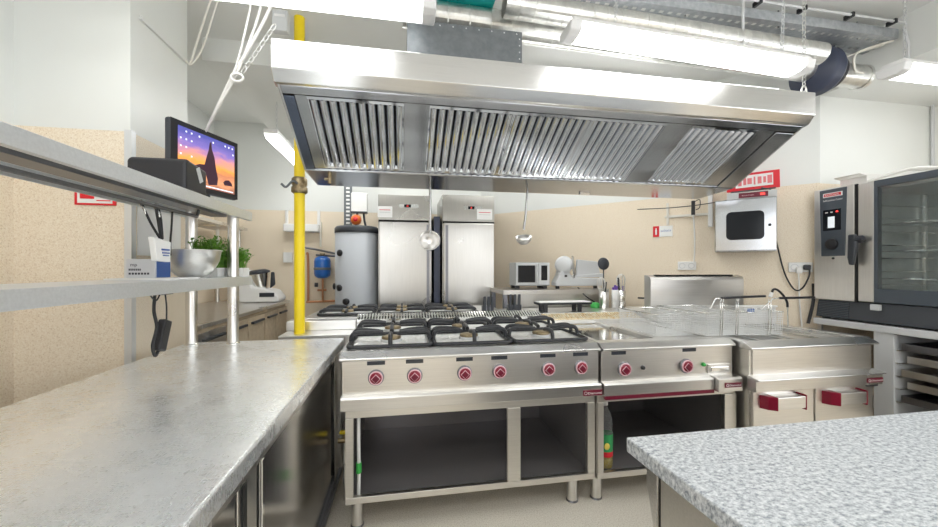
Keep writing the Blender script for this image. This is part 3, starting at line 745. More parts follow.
# shelf unit on the worktop
sh = thing('over_shelf', 'two tier steel shelf unit standing along the long worktop', 'shelf', (-1.1, 1.4, .9))
MB().prism([(-1.26, 1.64), (-1.26, 1.69), (-.93, 1.69), (-.93, 1.638), (-.955, 1.638), (-.955, 1.648), (-.936, 1.648), (-.936, 1.682), (-1.254, 1.682), (-1.254, 1.64)], 'y', -.2, 2.53).build('top_shelf', 'shelf', sh, .001)
MB().prism([(-1.15, 1.655), (-1.15, 1.682), (-1.06, 1.682), (-1.06, 1.655)], 'y', -.2, 2.50).build('stiffener', 'steel_dark', sh, .001)
MB().prism([(-1.26, 1.24), (-1.26, 1.293), (-.93, 1.293), (-.93, 1.24), (-.936, 1.24), (-.936, 1.285), (-1.254, 1.285), (-1.254, 1.24)], 'y', -.2, 2.53).build('middle_shelf', 'shelf', sh, .001)
for x in (-1.205, -.985):
    for y in (.35, 2.40):
        p = MB().cyl((x, y, .9), (x, y, 1.245), .029).cyl((x, y, 1.293), (x, y, 1.684), .029).build('post', 'steel_v', sh)
        MB().lathe([(.036, 0), (.036, .004), (.03, .008)], (x, y, .9), n=20).build('flange', 'steel_bright', p)
rail = MB().tube([(-1.03, -.2, 1.605), (-1.03, 2.1, 1.605), (-1.03, 2.12, 1.64)], .008).build('hook_rail', 'steel_dark', sh)
for y in (.82, 1.70, 1.79): MB().curve([(-1.03, y, 1.617), (-1.04, y, 1.612), (-1.038, y, 1.596), (-1.025, y, 1.585), (-1.02, y, 1.56)], .003, 6).build('hook', 'steel_bright', rail)

# tablet terminal on the top shelf
ang = math.radians(21)
du = Vector((math.sin(ang), math.cos(ang), 0)); dn = Vector((math.cos(ang), -math.sin(ang), 0)); dz = Vector((0, 0, 1))
tab = thing('touch_terminal', 'black touch screen terminal showing a sunset, on the top shelf', 'monitor', (-1.05, 2.26, 1.69))
o0 = Vector((-1.13, 2.06, 1.75)); W_, H_ = .42, .345
R_ = Matrix((du, -dn, dz)).transposed()
def pt(u, v, n=0.): return o0 + du*u + dz*v + dn*n
MB().obox(pt(W_/2, H_/2, -.02), (W_, .034, H_), R_).build('casing', 'charcoal', tab, .012, seg=3)
MB().obox(pt(W_/2, H_/2, -.001), (W_-.006, .004, H_-.006), R_).build('bezel', 'black', tab, .002)
scr = MB().obox(pt(W_/2+.005, H_/2, .0018), (W_-.07, .002, H_-.06), R_).build('screen', 'screen', tab)
def flat(mb, uv, n=.0034):
    k = len(uv); mb.add([pt(u, v, n) for u, v in uv] + [pt(u, v, n-.0008) for u, v in uv], [tuple(range(k)), tuple(range(2*k-1, k-1, -1))] + [(i, (i+1) % k, k+(i+1) % k, k+i) for i in range(k)])
mb = MB()
flat(mb, [(.12, .13), (.16, .15), (.19, .155), (.205, .21), (.215, .24), (.222, .285), (.232, .29), (.236, .25), (.252, .21), (.262, .15), (.275, .10), (.27, .06), (.215, .05), (.20, .10), (.15, .115)])
flat(mb, [(.31, .085), (.325, .10), (.35, .105), (.37, .09), (.375, .075), (.32, .07)])
mb.build('picture_silhouette', 'silhouette', scr)
mb = MB()
for k in range(3):
    for j in range(5):
        if (k*7+j*3) % 4: flat(mb, [(.05+k*.03, .30-j*.04), (.058+k*.03, .30-j*.04), (.058+k*.03, .292-j*.04), (.05+k*.03, .292-j*.04)])
for u, v in ((.155, .30), (.24, .295), (.32, .30), (.37, .30), (.375, .265), (.345, .30)): flat(mb, [(u, v), (u+.008, v), (u+.008, v-.009), (u, v-.009)])
flat(mb, [(.13, .037), (.38, .037), (.38, .043), (.13, .043)])
mb.build('screen_icons', 'icon', scr)
MB().prism([(-1.10, 2.16), (-1.04, 2.33), (-1.14, 2.37), (-1.19, 2.2)], 'z', 1.69, 1.705).build('foot', 'charcoal', tab, .004)
MB().obox((-1.105, 2.265, 1.75), (.12, .04, .12), R_).build('neck', 'charcoal', tab, .005)
pr = thing('receipt_printer', 'black boxy receipt printer beside the touch terminal', 'printer', (-1.08, 1.97, 1.69))
MB().prism([(1.875, 1.69), (1.875, 1.825), (1.895, 1.842), (2.06, 1.825), (2.06, 1.69)], 'x', -1.20, -.965).build('casing', 'black', pr, .012, seg=3)
MB().prism([(2.0, 1.826), (2.0, 1.834), (2.05, 1.83), (2.05, 1.82)], 'x', -1.14, -.985).build('paper_slot', 'enamel_grey', pr)
MB().obox((-.964, 1.99, 1.79), (.004, .03, .07), Euler((.5, 0, 0))).build('side_trim', 'enamel_grey', pr)

# objects on the middle shelf
bw = tag(MB().lathe([(0.0, 0.0), (0.0462, 0), (0.063, 0.006), (0.0966, 0.04), (0.1193, 0.09), (0.1277, 0.138), (0.1327, 0.141), (0.1319, 0.145), (0.126, 0.143), (0.1159, 0.092), (0.0924, 0.045), (0.0588, 0.012), (0.0, 0.008)], (-1.085, 2.17, 1.2935), n=48).build('mixing_bowl', 'steel'), 'large stainless mixing bowl on the middle shelf beside herbs', 'bowl')
def herbs(name, x0, x1, y0, y1, label, n, top=.12):
    t = thing('herb_tray', label, 'plant', ((x0+x1)/2, (y0+y1)/2, 1.2935), 0)
    mb = MB(); mb.prism([(x0+.012, y0+.012), (x1-.012, y0+.012), (x1-.012, y1-.012), (x0+.012, y1-.012)], 'z', 1.2935, 1.30)
    for a, b, c, d in ((x0, x0+.004, y0, y1), (x1-.004, x1, y0, y1), (x0, x1, y0, y0+.004), (x0, x1, y1-.004, y1)): mb.box(a, b, c, d, 1.2935, 1.345)
    mb.build('tray', 'white', t, .003)
    mb = MB()
    for k in range(n):
        x, y = random.uniform(x0+.01, x1-.01), random.uniform(y0+.01, y1-.01); h = random.uniform(.05, top)
        lx, ly = x+random.uniform(-.04, .04), y+random.uniform(-.04, .04)
        mb.tube([(x, y, 1.33), ((x+lx)/2, (y+ly)/2, 1.345+h*.6), (lx, ly, 1.345+h)], .0013, 4)
        for q in range(4):
            a = random.uniform(0, 2*PI); L = random.uniform(.018, .034); tz = 1.345+h*random.uniform(.5, 1.05); f = (tz-1.33)/(h+.015)
            bx, by = x+(lx-x)*f, y+(ly-y)*f
            d = Vector((math.cos(a), math.sin(a), random.uniform(.1, .9))).normalized(); s = d.cross(Vector((0, 0, 1))).normalized()
            b0 = Vector((bx, by, tz)); mb.add([b0, b0+d*L*.5+s*L*.28, b0+d*L, b0+d*L*.5-s*L*.28], [(0, 1, 2, 3)])
    mb.build('foliage', 'leaf', t)
    return t
herbs('h', -1.09, -.945, 2.435, 2.528, 'white tray of green cress at the end of the middle shelf', 190)
herbs('h', -1.17, -1.03, 2.312, 2.42, 'tray of green cress standing behind the mixing bowl', 260, .17)
cb = thing('carton', 'small grey carton with dark print on the middle shelf', 'box', (-1.17, 1.97, 1.2935))
B(-1.225, -1.11, 1.915, 2.03, 1.2985, 1.385).build('carton_body', 'greybox', cb, .002)
B(-1.1105, -1.1085, 1.925, 2.025, 1.30, 1.375).build('blue_side', 'printblue', cb)
mb = MB().text('mp', (-1.195, 1.9145, 1.352), (1, 0, 0), (0, 0, 1), .016, width=.026)
for k, (a, b) in enumerate(((-1.215, -1.165), (-1.215, -1.13))):
    for q in range(7):
        xa = a+(b-a)*q/7; mb.box(xa, xa+(b-a)/7*.7, 1.9145, 1.9155, 1.332-k*.018, 1.341-k*.018)
mb.build('print', 'text_dark', cb)
tag(B(-1.255, -1.0, 1.83, 2.07, 1.2932, 1.2985).build('paper_sheets', 'paper'), 'thin stack of white paper under the grey carton', 'paper')
po = thing('paper_pouch', 'white printed paper pouch hanging on black cords from the rail', 'pouch', (-1.03, 1.82, 1.4))
MB().prism([(1.755, 1.475), (1.775, 1.375), (1.865, 1.37), (1.87, 1.46)], 'x', -1.045, -1.02).build('bag', 'paper', po, .004)
MB().box(-1.0195, -1.0175, 1.80, 1.855, 1.42, 1.427).box(-1.0195, -1.0175, 1.805, 1.855, 1.407, 1.412).box(-1.0195, -1.0175, 1.81, 1.85, 1.396, 1.40).build('print', 'text_blue', po)
MB().curve([(-1.03, 1.70, 1.595), (-1.03, 1.75, 1.53), (-1.03, 1.81, 1.47)], .005, 6).curve([(-1.03, 1.785, 1.595), (-1.03, 1.80, 1.54), (-1.03, 1.82, 1.46)], .006, 6).curve([(-1.03, 1.80, 1.595), (-1.03, 1.815, 1.55), (-1.03, 1.825, 1.47)], .005, 6).build('cord', 'rubber', po)
tag(MB().curve([(-1.03, 1.895, 1.60), (-1.032, 1.895, 1.54), (-1.03, 1.882, 1.46), (-1.03, 1.884, 1.40)], .004, 6).build('hanging_cable', 'rubber'), 'single black cord hanging from the rail beside the pouch', 'cord')
# charger hanging below the middle shelf
ad = thing('power_adaptor', 'black power adaptor dangling on cables under the middle shelf', 'adaptor', (-1.0, 1.75, 1.0))
MB().obox((-1.0, 1.772, 1.06), (.03, .05, .13), Euler((-.35, 0, 0))).build('brick', 'black', ad, .006)
MB().curve([(-1.0, 1.725, 1.24), (-1.0, 1.718, 1.17), (-1.0, 1.735, 1.10), (-1.0, 1.71, 1.03), (-1.0, 1.725, .985), (-1.0, 1.745, 1.0)], .006, 8).curve([(-1.0, 1.79, 1.24), (-1.0, 1.80, 1.18), (-1.0, 1.80, 1.12)], .003, 6).curve([(-1.0, 1.69, 1.238), (-1.0, 1.73, 1.21), (-1.0, 1.76, 1.238)], .003, 6).build('cable', 'rubber', ad)
B(-1.02, -.98, 1.735, 1.81, 1.232, 1.24).build('plug_strip', 'black', ad)
# white cables to the tablet from above
wc = thing('white_cables', 'white cables dropping from ceiling to the touch terminal', 'cable', (-1.0, 2.3, 2.08))
MB().curve([(-.64, 1.93, 3.05), (-.66, 1.95, 2.80), (-.69, 1.97, 2.60), (-.82, 2.04, 2.32), (-.92, 2.11, 2.20), (-1.06, 2.25, 2.09)], .006).curve([(-.70, 1.93, 3.05), (-.71, 1.95, 2.80), (-.735, 1.97, 2.60), (-.83, 2.035, 2.32), (-.93, 2.12, 2.20), (-1.07, 2.26, 2.09)], .005).curve([(-.62, 1.95, 2.66), (-.66, 1.97, 2.58), (-.76, 2.01, 2.42), (-.83, 2.04, 2.33), (-.93, 2.12, 2.21), (-1.05, 2.24, 2.10)], .007).build('strand', 'cable_white', wc)
MB().tube([(-.815+.028*math.cos(t), 2.03, 2.295+.02*math.sin(t)) for t in [2*PI*k/16 for k in range(16)]], .006, 6, closed=True).build('loop', 'cable_white', wc)
tag(chain_mesh((-.63, 2.0, 2.56), (-.80, 2.05, 2.33), .04, .0025, .011).build('slack_chain', 'white'), 'slack white chain beside the white cables', 'chain')
tag(MB().curve([(-1.16, 2.55, 3.05), (-1.19, 2.55, 2.95), (-1.26, 2.56, 2.72), (-1.30, 2.58, 2.62), (-1.335, 2.6, 2.635)], .006).curve([(-1.12, 2.55, 3.05), (-1.15, 2.55, 2.95), (-1.22, 2.56, 2.72), (-1.29, 2.58, 2.615), (-1.335, 2.6, 2.63)], .005).build('slack_cable', 'cream'), 'thin cream cables slung from ceiling to the pillar top', 'cable')
jb = thing('junction_box', 'small grey junction box hanging from ceiling near the hood corner', 'junction box', (-.755, 2.5, 2.82))
B(-.80, -.71, 2.48, 2.53, 2.82, 2.95).build('case', 'enamel_grey', jb, .006)
B(-.785, -.725, 2.476, 2.481, 2.905, 2.92).build('lid_strip', 'white', jb)
MB().cyl((-.755, 2.505, 2.95), (-.755, 2.505, 3.05), .008, n=10).build('stem', 'enamel_grey', jb)

# sheets and sign on the pillar
tag(B(-1.349, -1.345, 2.185, 2.56, 1.41, 1.72).build('wall_paper_sheet', 'paper'), 'white paper sheet pinned to the pillar side', 'paper')
sg = thing('warning_sign', 'red bordered white sign on the pillar behind the shelf', 'sign', (-1.5, 2.135, 1.64))
B(-1.585, -1.41, 2.132, 2.139, 1.655, 1.76).build('board', 'signred', sg)
B(-1.572, -1.423, 2.130, 2.133, 1.664, 1.75).build('panel', 'paper', sg)
MB().box(-1.56, -1.50, 2.1285, 2.1305, 1.685, 1.74).box(-1.49, -1.43, 2.1285, 2.1305, 1.675, 1.68).build('print', 'signred', sg)

# ------------------------------------------------------------------ back left side table
bl = thing('side_table', 'steel topped side counter with drawer fronts along the far wall', 'counter', (-1.75, 3.7, 0))
B(-2.14, -1.32, 2.70, 4.70, .935, .965).build('top', 'steel', bl, .003)
B(-2.13, -1.36, 2.72, 4.68, .12, .935).build('carcass', 'wood', bl)
for k, (a, b) in enumerate(((2.74, 3.15), (3.17, 3.55), (3.57, 3.95), (3.97, 4.32), (4.34, 4.66))):
    d = B(-1.36, -1.34, a, b, .15, .90).build('door', 'wood' if k else 'steel_v', bl, .003)
    B(-1.34, -1.315, a+.05, b-.05, .84, .86).build('handle', 'charcoal', d, .004)
for y in (2.8, 4.6):
    for x in (-2.05, -1.48): MB().cyl((x, y, 0), (x, y, .121), .02).build('leg', 'steel_v', bl)
ps = thing('shelf_rack', 'second steel shelf rack on the far side counter', 'shelf', (-1.9, 3.7, .965))
for z in (1.80, 1.52): B(-2.10, -1.76, 2.75, 4.66, z-.03, z).build('shelf_board', 'steel', ps, .002)
for y in (2.85, 4.58):
    for x in (-2.04, -1.82): MB().cyl((x, y, .965), (x, y, 1.77), .018).build('post', 'steel_v', ps)
rb = thing('food_processor', 'white food processor with steel jug on the side counter', 'food processor', (-1.53, 4.5, .965))
MB().prism([(-1.74, .97), (-1.755, 1.22), (-1.71, 1.33), (-1.66, 1.31), (-1.60, 1.14), (-1.40, 1.10), (-1.335, 1.02), (-1.34, .97)], 'y', 4.36, 4.64).build('base', 'white', rb, .025, seg=3)
MB().lathe([(.065, 0), (.10, .14), (.108, .19)], (-1.545, 4.47, 1.10), (-.12, -.1, 1), 28).build('jug', 'steel_bright', rb)
MB().lathe([(0, .04), (.07, .04), (.112, .02), (.115, 0), (0, 0)], (-1.568, 4.45, 1.285), (-.12, -.1, 1), 28).build('lid', 'charcoal', rb)
MB().prism([(-1.44, 1.12), (-1.43, 1.30), (-1.40, 1.30), (-1.39, 1.16)], 'y', 4.40, 4.44).build('handle', 'charcoal', rb, .01)
MB().box(-1.53, -1.38, 4.352, 4.362, 1.03, 1.075).build('control_panel', 'charcoal', rb, .003)
cw = thing('wall_cable', 'dark cable looping on the wall below the steel shelf rack', 'cable', (-1.9, 2.9, 1.0))
MB().curve([(-2.13, 3.2, 1.45), (-2.12, 3.25, 1.2), (-2.12, 3.35, 1.05), (-2.12, 3.5, .975)], .006).build('cord', 'rubber', cw)

# yellow gas pipe
yp = thing('gas_pipe', 'upright yellow gas pipe behind the end of the worktop', 'pipe', (-.695, 2.7, .9))
MB().cyl((-.695, 2.70, .90), (-.695, 2.70, 3.05), .034, n=28).build('tube', 'yellow', yp)
vv = MB().lathe([(.04, 0), (.052, .01), (.052, .04), (.043, .05), (.05, .06), (.05, .10), (.04, .11)], (-.695, 2.70, 1.85), n=20).build('valve', 'brass', yp)
MB().curve([(-.695, 2.66, 1.91), (-.72, 2.63, 1.92), (-.76, 2.63, 1.88), (-.79, 2.63, 1.90)], .008, 6).build('valve_lever', 'galv', vv)
gv = thing('gas_valve', 'brass gas tap between the worktop and the range', 'valve', (-.34, 2.2, .3))
MB().cyl((-.30, 2.25, .345), (-.37, 2.25, .345), .014).cyl((-.335, 2.25, .345), (-.335, 2.25, .39), .01).build('body', 'brass', gv)
B(-.36, -.31, 2.235, 2.265, .385, .40).build('tap_lever', 'yellow', gv, .003)
MB().cyl((-.335, 2.25, .345), (-.335, 2.25, .0), .008).build('riser', 'steel', gv)

# ------------------------------------------------------------------ back wall equipment
wr = thing('wall_rack', 'white plastic rack with two straps on the back wall', 'rack', (-1.17, 4.7, 1.75))
B(-1.37, -.98, 4.62, 4.745, 1.77, 1.86).build('holder', 'white', wr, .012)
for x in (-1.36, -1.0): B(x-.015, x+.015, 4.72, 4.748, 1.80, 2.04).build('strap', 'white', wr, .004)
B(-.985, -.965, 4.70, 4.74, 1.60, 1.9).build('side_hook', 'cream', wr, .003)
tag(B(-1.395, -1.30, 4.715, 4.749, 1.41, 1.53).build('wall_switch', 'white'), 'white wall switch box beside the yellow pipe', 'switch')
ev = thing('expansion_vessel', 'small blue expansion vessel on copper pipes by the tank', 'vessel', (-.94, 4.6, 1.2))
MB().lathe([(0, .0), (.05, .005), (.085, .03), (.092, .06), (.092, .20), (.085, .235), (.05, .26), (0, .265)], (-.935, 4.62, 1.22), n=28).build('shell', 'blue', ev)
MB().lathe([(.0925, .10), (.096, .105), (.096, .125), (.0925, .13)], (-.935, 4.62, 1.22), n=28).build('strap', 'galv', ev)
MB().lathe([(0, 0), (.03, 0), (.03, .03), (0, .03)], (-.935, 4.62, 1.487), n=16).build('top_valve', 'brass', ev)
cpz = thing('copper_pipework', 'copper pipes running beneath the blue expansion vessel', 'pipe', (-1.0, 4.68, .9))
MB().curve([(-1.13, 4.69, 1.52), (-1.115, 4.69, 1.50), (-1.11, 4.69, 1.3), (-1.11, 4.69, .93)], .014).tube([(-1.13, 4.69, .94), (-.7, 4.69, .95)], .014).tube([(-.94, 4.66, 1.22), (-.94, 4.66, .94)], .012).tube([(-1.0, 4.67, 1.08), (-.9, 4.67, 1.08)], .012).build('run', 'copper', cpz)
MB().curve([(-1.22, 4.69, 1.60), (-1.0, 4.69, 1.56), (-.72, 4.5, 1.50)], .012).tube([(-1.02, 4.69, 1.50), (-.7, 4.6, 1.48)], .012).build('upper_run', 'steel_dark', cpz)
MB().lathe([(0, 0), (.02, 0), (.02, .05), (0, .05)], (-1.01, 4.65, 1.12), n=14).build('tap', 'charcoal', cpz)
tk = thing('water_tank', 'tall grey cylindrical hot water tank with a dark top', 'water tank', (-.47, 4.0, 0))
TX, TY = -.49, 4.18
MB().lathe([(0, .02), (.215, .02), (.225, .03), (.225, 1.72), (0, 1.72)], (TX, TY, 0), n=48).build('jacket', 'tank', tk)
MB().lathe([(.228, 1.715), (.231, 1.72), (.231, 1.765), (.215, 1.785), (0, 1.79)], (TX, TY, 0), n=48).build('top_cover', 'charcoal', tk)
for a, z in ((-2.30, 1.50), (-2.33, 1.14), (-1.95, 1.0), (-2.9, 1.15)):
    d = Vector((math.cos(a), math.sin(a), 0)); c = Vector((TX, TY, z)) + d*.22
    MB().lathe([(0, .028), (.018, .028), (.034, .02), (.036, 0), (0, 0)], c, d, 18).build('port', 'black', tk)
for k in range(3):
    a = 2*PI*k/3; MB().cyl((TX+.15*math.cos(a), TY+.15*math.sin(a), 0), (TX+.15*math.cos(a), TY+.15*math.sin(a), .022), .025).build('foot', 'black', tk)
bo = thing('pump_controller', 'white control box above the grey water tank', 'control box', (-.47, 4.2, 1.9))
B(-.56, -.39, 4.22, 4.34, 1.95, 2.17).build('case', 'white', bo, .01)
B(-.56, -.39, 4.215, 4.225, 1.945, 1.965).build('bottom_trim', 'charcoal', bo, .003)
MB().curve([(-.43, 4.28, 1.95), (-.42, 4.26, 1.87), (-.40, 4.25, 1.785)], .012).curve([(-.50, 4.28, 1.95), (-.5, 4.28, 1.9)], .012).build('pipe', 'charcoal', bo)
ov = thing('valve_actuator', 'orange round valve on top of the grey water tank', 'valve', (-.51, 4.2, 1.8))
MB().lathe([(0, .08), (.03, .08), (.05, .06), (.058, .02), (.04, 0), (0, 0)], (-.505, 4.24, 1.87), (0, -1, 0), 24).build('body', 'orange', ov)
MB().lathe([(0, .012), (.024, .01), (.026, 0), (0, 0)], (-.505, 4.16, 1.87), (0, -1, 0), 20).build('centre_cap', 'signred', ov)
MB().cyl((-.505, 4.22, 1.78), (-.505, 4.22, 1.83), .015).build('stem', 'brass', ov)
ua = thing('slotted_upright', 'perforated grey steel upright beside the water tank', 'upright', (-.6, 4.4, 0))
B(-.675, -.585, 4.50, 4.53, 0, 2.35).build('bar', 'galv', ua, .002)
mb = MB()
for k in range(14): mb.box(-.65, -.61, 4.497, 4.501, 1.72+k*.045, 1.742+k*.045)
mb.build('slot', 'paper', ua)

def fridge(x0, x1, y, ztop, label, sticker, handle_left):
    t = thing('upright_fridge', label, 'fridge', ((x0+x1)/2, y+.33, 0))
    B(x0, x1, y+.03, y+.66, .12, ztop).build('cabinet', 'fridge', t, .004)
    f = B(x0+.005, x1-.005, y, y+.03, 1.845, ztop-.005).build('control_fascia', 'fridge', t, .004)
    d = B(x0+.012, x1-.012, y-.02, y+.03, .16, 1.825).build('door', 'fridge', t, .006)
    B(x0+.005, x1-.005, y+.005, y+.03, 1.825, 1.845).build('door_gap', 'gap', t)
    hx = x0+.03 if handle_left else x1-.055
    B(hx, hx+.03, y-.024, y-.018, .3, 1.80).build('handle_strip', 'steel_dark', d)
    cx = (x0+x1)/2 + .04
    p = B(cx-.10, cx+.10, y-.003, y+.002, 1.975, 2.015).build('display', 'steel_bright', f)
    B(cx-.05, cx+.02, y-.006, y-.002, 1.98, 2.01).build('screen', 'slate_dark', p)
    MB().text('-3', (cx-.018, y-.0065, 1.985), (1, 0, 0), (0, 0, 1), .02).build('digits', 'led', p)
    B(sticker[0], sticker[1], y-.004, y, 1.87, 1.985).build('sticker', 'paper', f, .002)
    for k in range(2): B(sticker[0]+.02, sticker[1]-.02, y-.0055, y-.0035, 1.92+k*.025, 1.926+k*.025).build('print', 'text_red' if k else 'enamel_grey', f)
    for lx in (x0+.06, x1-.06):
        for ly in (y+.08, y+.6): MB().cyl((lx, ly, 0), (lx, ly, .121), .022).build('leg', 'steel_v', t)
    return t
fridge(-.255, .30, 3.96, 2.115, 'upright stainless fridge right beside the grey water tank', (-.26, -.11), False)
fridge(.415, .99, 3.96, 2.135, 'upright stainless fridge beside the microwave table', (.79, .96), True)
tag(B(.33, .395, 4.02, 4.6, 0, 1.9).build('gap_shade_sheet', 'navy'), 'dark sheet added for the shade between the two fridges', 'panel')  # dark sheet put in where the gap is only shade

# ladles on the hood gutter
def ladle(x, y, ztop, zbowl, r, tilt, label, lean):
    t = thing('ladle', label, 'ladle', (x, y, zbowl), 0, 'ladles on the hood gutter')
    MB().curve([(x+lean+.01, y+.02, ztop-.01), (x+lean+.006, y+.008, ztop+.012), (x+lean, y-.012, ztop), (x+lean*.5, y-.01, (ztop+zbowl)/2), (x, y, zbowl+.07)], .0085, 8).build('handle', 'ladle', t)
    prof = [(0, -r), (r*.5, -r*.87), (r*.85, -r*.5), (r, 0), (r*.94, 0), (r*.8, -r*.45), (r*.45, -r*.8), (0, -r*.93)]
    MB().lathe(prof, (x, y, zbowl+.02), tilt, 28).build('bowl', 'steel', t)
    return t
ladle(.185, 2.62, 1.93, 1.52, .075, (0, -.95, .35), 'steel ladle hanging before the fridge, bowl facing the room', .003)
ladle(.873, 2.62, 1.93, 1.555, .062, (-.15, -.3, 1), 'steel ladle hanging on its own before the beige wall', .025)

# table with microwave and slicer
tb2 = thing('prep_table', 'steel table carrying the microwave and the slicer', 'table', (1.45, 3.65, 0))
MB().prism([(.93, 3.40), (2.02, 3.40), (2.02, 3.66), (1.74, 3.94), (.93, 3.94)], 'z', 1.09, 1.135).build('top', 'fridge', tb2, .003)
MB().prism([(1.08, 3.46), (1.97, 3.46), (1.97, 3.64), (1.72, 3.90), (1.08, 3.90)], 'z', .14, 1.09).build('carcass', 'fridge', tb2, .003)
for x, y in ((.96, 3.44), (.96, 3.90)): B(x-.02, x+.02, y-.02, y+.02, 0, 1.09).build('leg', 'steel_dark', tb2, .002)
for x, y in ((1.9, 3.5), (1.6, 3.85), (1.2, 3.5)): MB().cyl((x, y, 0), (x, y, .141), .025).build('leg', 'steel_v', tb2)
mw = thing('microwave_oven', 'small silver microwave on the steel table', 'microwave', (1.26, 3.7, 1.135))
B(1.10, 1.46, 3.565, 3.78, 1.165, 1.40).build('casing', 'case_grey', mw, .006)
fd = B(1.105, 1.335, 3.545, 3.565, 1.175, 1.392).build('door', 'enamel_grey', mw, .004)
B(1.122, 1.30, 3.541, 3.547, 1.20, 1.37).build('window', 'slate_dark', fd, .004)
B(1.308, 1.328, 3.525, 3.546, 1.20, 1.37).build('handle', 'enamel_grey', fd, .004)
cp2 = B(1.34, 1.455, 3.548, 3.566, 1.175, 1.392).build('control_panel', 'enamel_grey', mw, .003)
B(1.365, 1.43, 3.545, 3.549, 1.22, 1.37).build('keypad', 'slate_dark', cp2, .002)
for x in (1.13, 1.42):
    for y in (3.6, 3.74): B(x-.02, x+.02, y-.02, y+.02, 1.135, 1.166).build('foot', 'black', mw)
sl_ = thing('meat_slicer', 'grey meat slicer beside the microwave', 'slicer', (1.72, 3.55, 1.135))
MB().prism([(1.49, 1.165), (1.49, 1.20), (1.53, 1.27), (1.555, 1.36), (1.60, 1.36), (1.66, 1.25), (1.98, 1.24), (1.98, 1.165)], 'y', 3.46, 3.60).build('base', 'enamel_grey', sl_, .012, seg=3)
MB().lathe([(0, .05), (.06, .05), (.085, .03), (.09, 0), (0, 0)], (1.585, 3.50, 1.375), (-.5, -.86, .1), 28).build('motor_cap', 'enamel_grey', sl_)
MB().lathe([(0, .012), (.12, .012), (.125, .0), (0, -.01)], (1.70, 3.53, 1.345), (.85, -.5, .1), 36).build('blade_guard', 'ladle', sl_)
MB().prism([(1.72, 1.26), (1.73, 1.43), (1.95, 1.41), (1.98, 1.28)], 'y', 3.50, 3.53).build('carriage_plate', 'enamel_grey', sl_, .004)
MB().prism([(1.66, 1.25), (1.70, 1.27), (2.0, 1.29), (2.0, 1.25)], 'y', 3.47, 3.60).build('tray', 'enamel_grey', sl_, .003)
B(1.575, 1.60, 3.455, 3.462, 1.255, 1.275).build('switch', 'black', sl_)
for x in (1.53, 1.94): MB().cyl((x, 3.53, 1.135), (x, 3.53, 1.166), .02).build('foot', 'black', sl_)
MB().curve([(1.72, 3.47, 1.15), (1.75, 3.39, 1.08), (1.82, 3.38, 1.03), (1.9, 3.4, 1.0), (1.98, 3.4, 1.05), (2.0, 3.4, 1.12)], .006, 6).build('power_cord', 'rubber', sl_)

# utensil jars behind the flue
def jar(x, y, r, h, label, mat, tools):
    t = thing('utensil_holder', label, 'utensil holder', (x, y, .965), 0, 'utensil holders')
    MB().lathe([(0, 0), (r, 0), (r, h), (r-.004, h), (r-.004, .006), (0, .006)], (x, y, .9655), n=20).build('cup', mat, t)
    for (dx, hh, mt, kind) in tools:
        if kind == 'handle': MB().curve([(x+dx*.3, y, .985), (x+dx*.7, y, 1.0+hh*.6), (x+dx, y, .97+hh)], .011, 8).build('tool_handle', mt, t)
        elif kind == 'disc':
            MB().tube([(x, y, .985), (x+dx, y, .93+hh)], .006).lathe([(0, .006), (.058, .004), (.06, 0), (0, -.004)], (x+dx, y, .965+hh), (0, -1, .1), 28).build('skimmer_disc', mt, t)
        else:
            mb = MB()
            for k in range(5):
                a = PI*k/5; ca, sa = math.cos(a), math.sin(a)
                mb.curve([(x+dx*.6, y, 1.05), (x+dx+.04*ca, y+.04*sa, .93+hh), (x+dx, y, .985+hh), (x+dx-.04*ca, y-.04*sa, .93+hh), (x+dx*.6, y, 1.05)], .003, 5, seg=4)
            mb.build('whisk', mt, t)
    return t
jar(1.905, 3.30, .045, .15, 'steel utensil jar holding a flat round skimmer', 'steel', [(-.005, .42, 'charcoal', 'disc'), (-.03, .27, 'steel', 'whisk'), (.02, .24, 'charcoal', 'handle')])
jar(1.998, 3.26, .032, .17, 'pale utensil jar with purple handled tools', 'white', [(.0, .21, 'purple', 'handle'), (.02, .20, 'purple', 'handle'), (-.02, .19, 'purple', 'handle')])
jar(2.085, 3.30, .044, .16, 'steel utensil jar holding a black handled wire whisk', 'steel', [(.0, .30, 'steel', 'whisk'), (-.03, .28, 'charcoal', 'handle'), (.03, .20, 'purple', 'handle')]) 
tag(MB().lathe([(0, 0), (.04, 0), (.042, .04), (.03, .05), (0, .05)], (1.80, 3.28, .9655), n=18).build('green_sponge', 'green'), 'green scouring pad beside the steel utensil jars', 'sponge')
tag(MB().curve([(2.20, 3.2, 1.06), (2.28, 3.2, 1.055), (2.34, 3.2, 1.05)], .008).build('strap', 'black'), 'short black strap behind the fryer splashback', 'strap')
def knives(x0, x1, y, z0, z1, label, n, body):
    t = thing('knife_block', label, 'knife block', ((x0+x1)/2, y, .965), 0)
    B(x0, x1, y-.03, y+.03, .9655, .9655+(z1-z0)*.4).build('block', body, t, .004)
    for k in range(n):
        x = x0+(x1-x0)*(k+.5)/n
        MB().prism([(x-.012, .965), (x-.014, 1.06), (x-.008, z1), (x+.012, z1), (x+.010, .965)], 'y', y-.035, y-.012).build('knife_handle', 'charcoal', t, .004)
    return t
knives(.675, .775, 3.15, .97, 1.10, 'dark knife handles standing before the fridge', 3, 'steel_dark')
knives(.90, 1.02, 3.15, .97, 1.115, 'dark knife block before the microwave table leg', 3, 'charcoal')

# ------------------------------------------------------------------ diagonal wall fittings (local frame: x along the wall, -y out of it)
def wallthing(name, label, cat, cx, cy, cz, off=0., group=None):
    """origin on the wall face at the foot of (cx,cy); rotated so that local -Y leaves the wall"""
    s = (5.75-(cx+cy))/2
    return thing(name, label, cat, (cx+s-off/math.sqrt(2), cy+s-off/math.sqrt(2), cz), -PI/4, group)
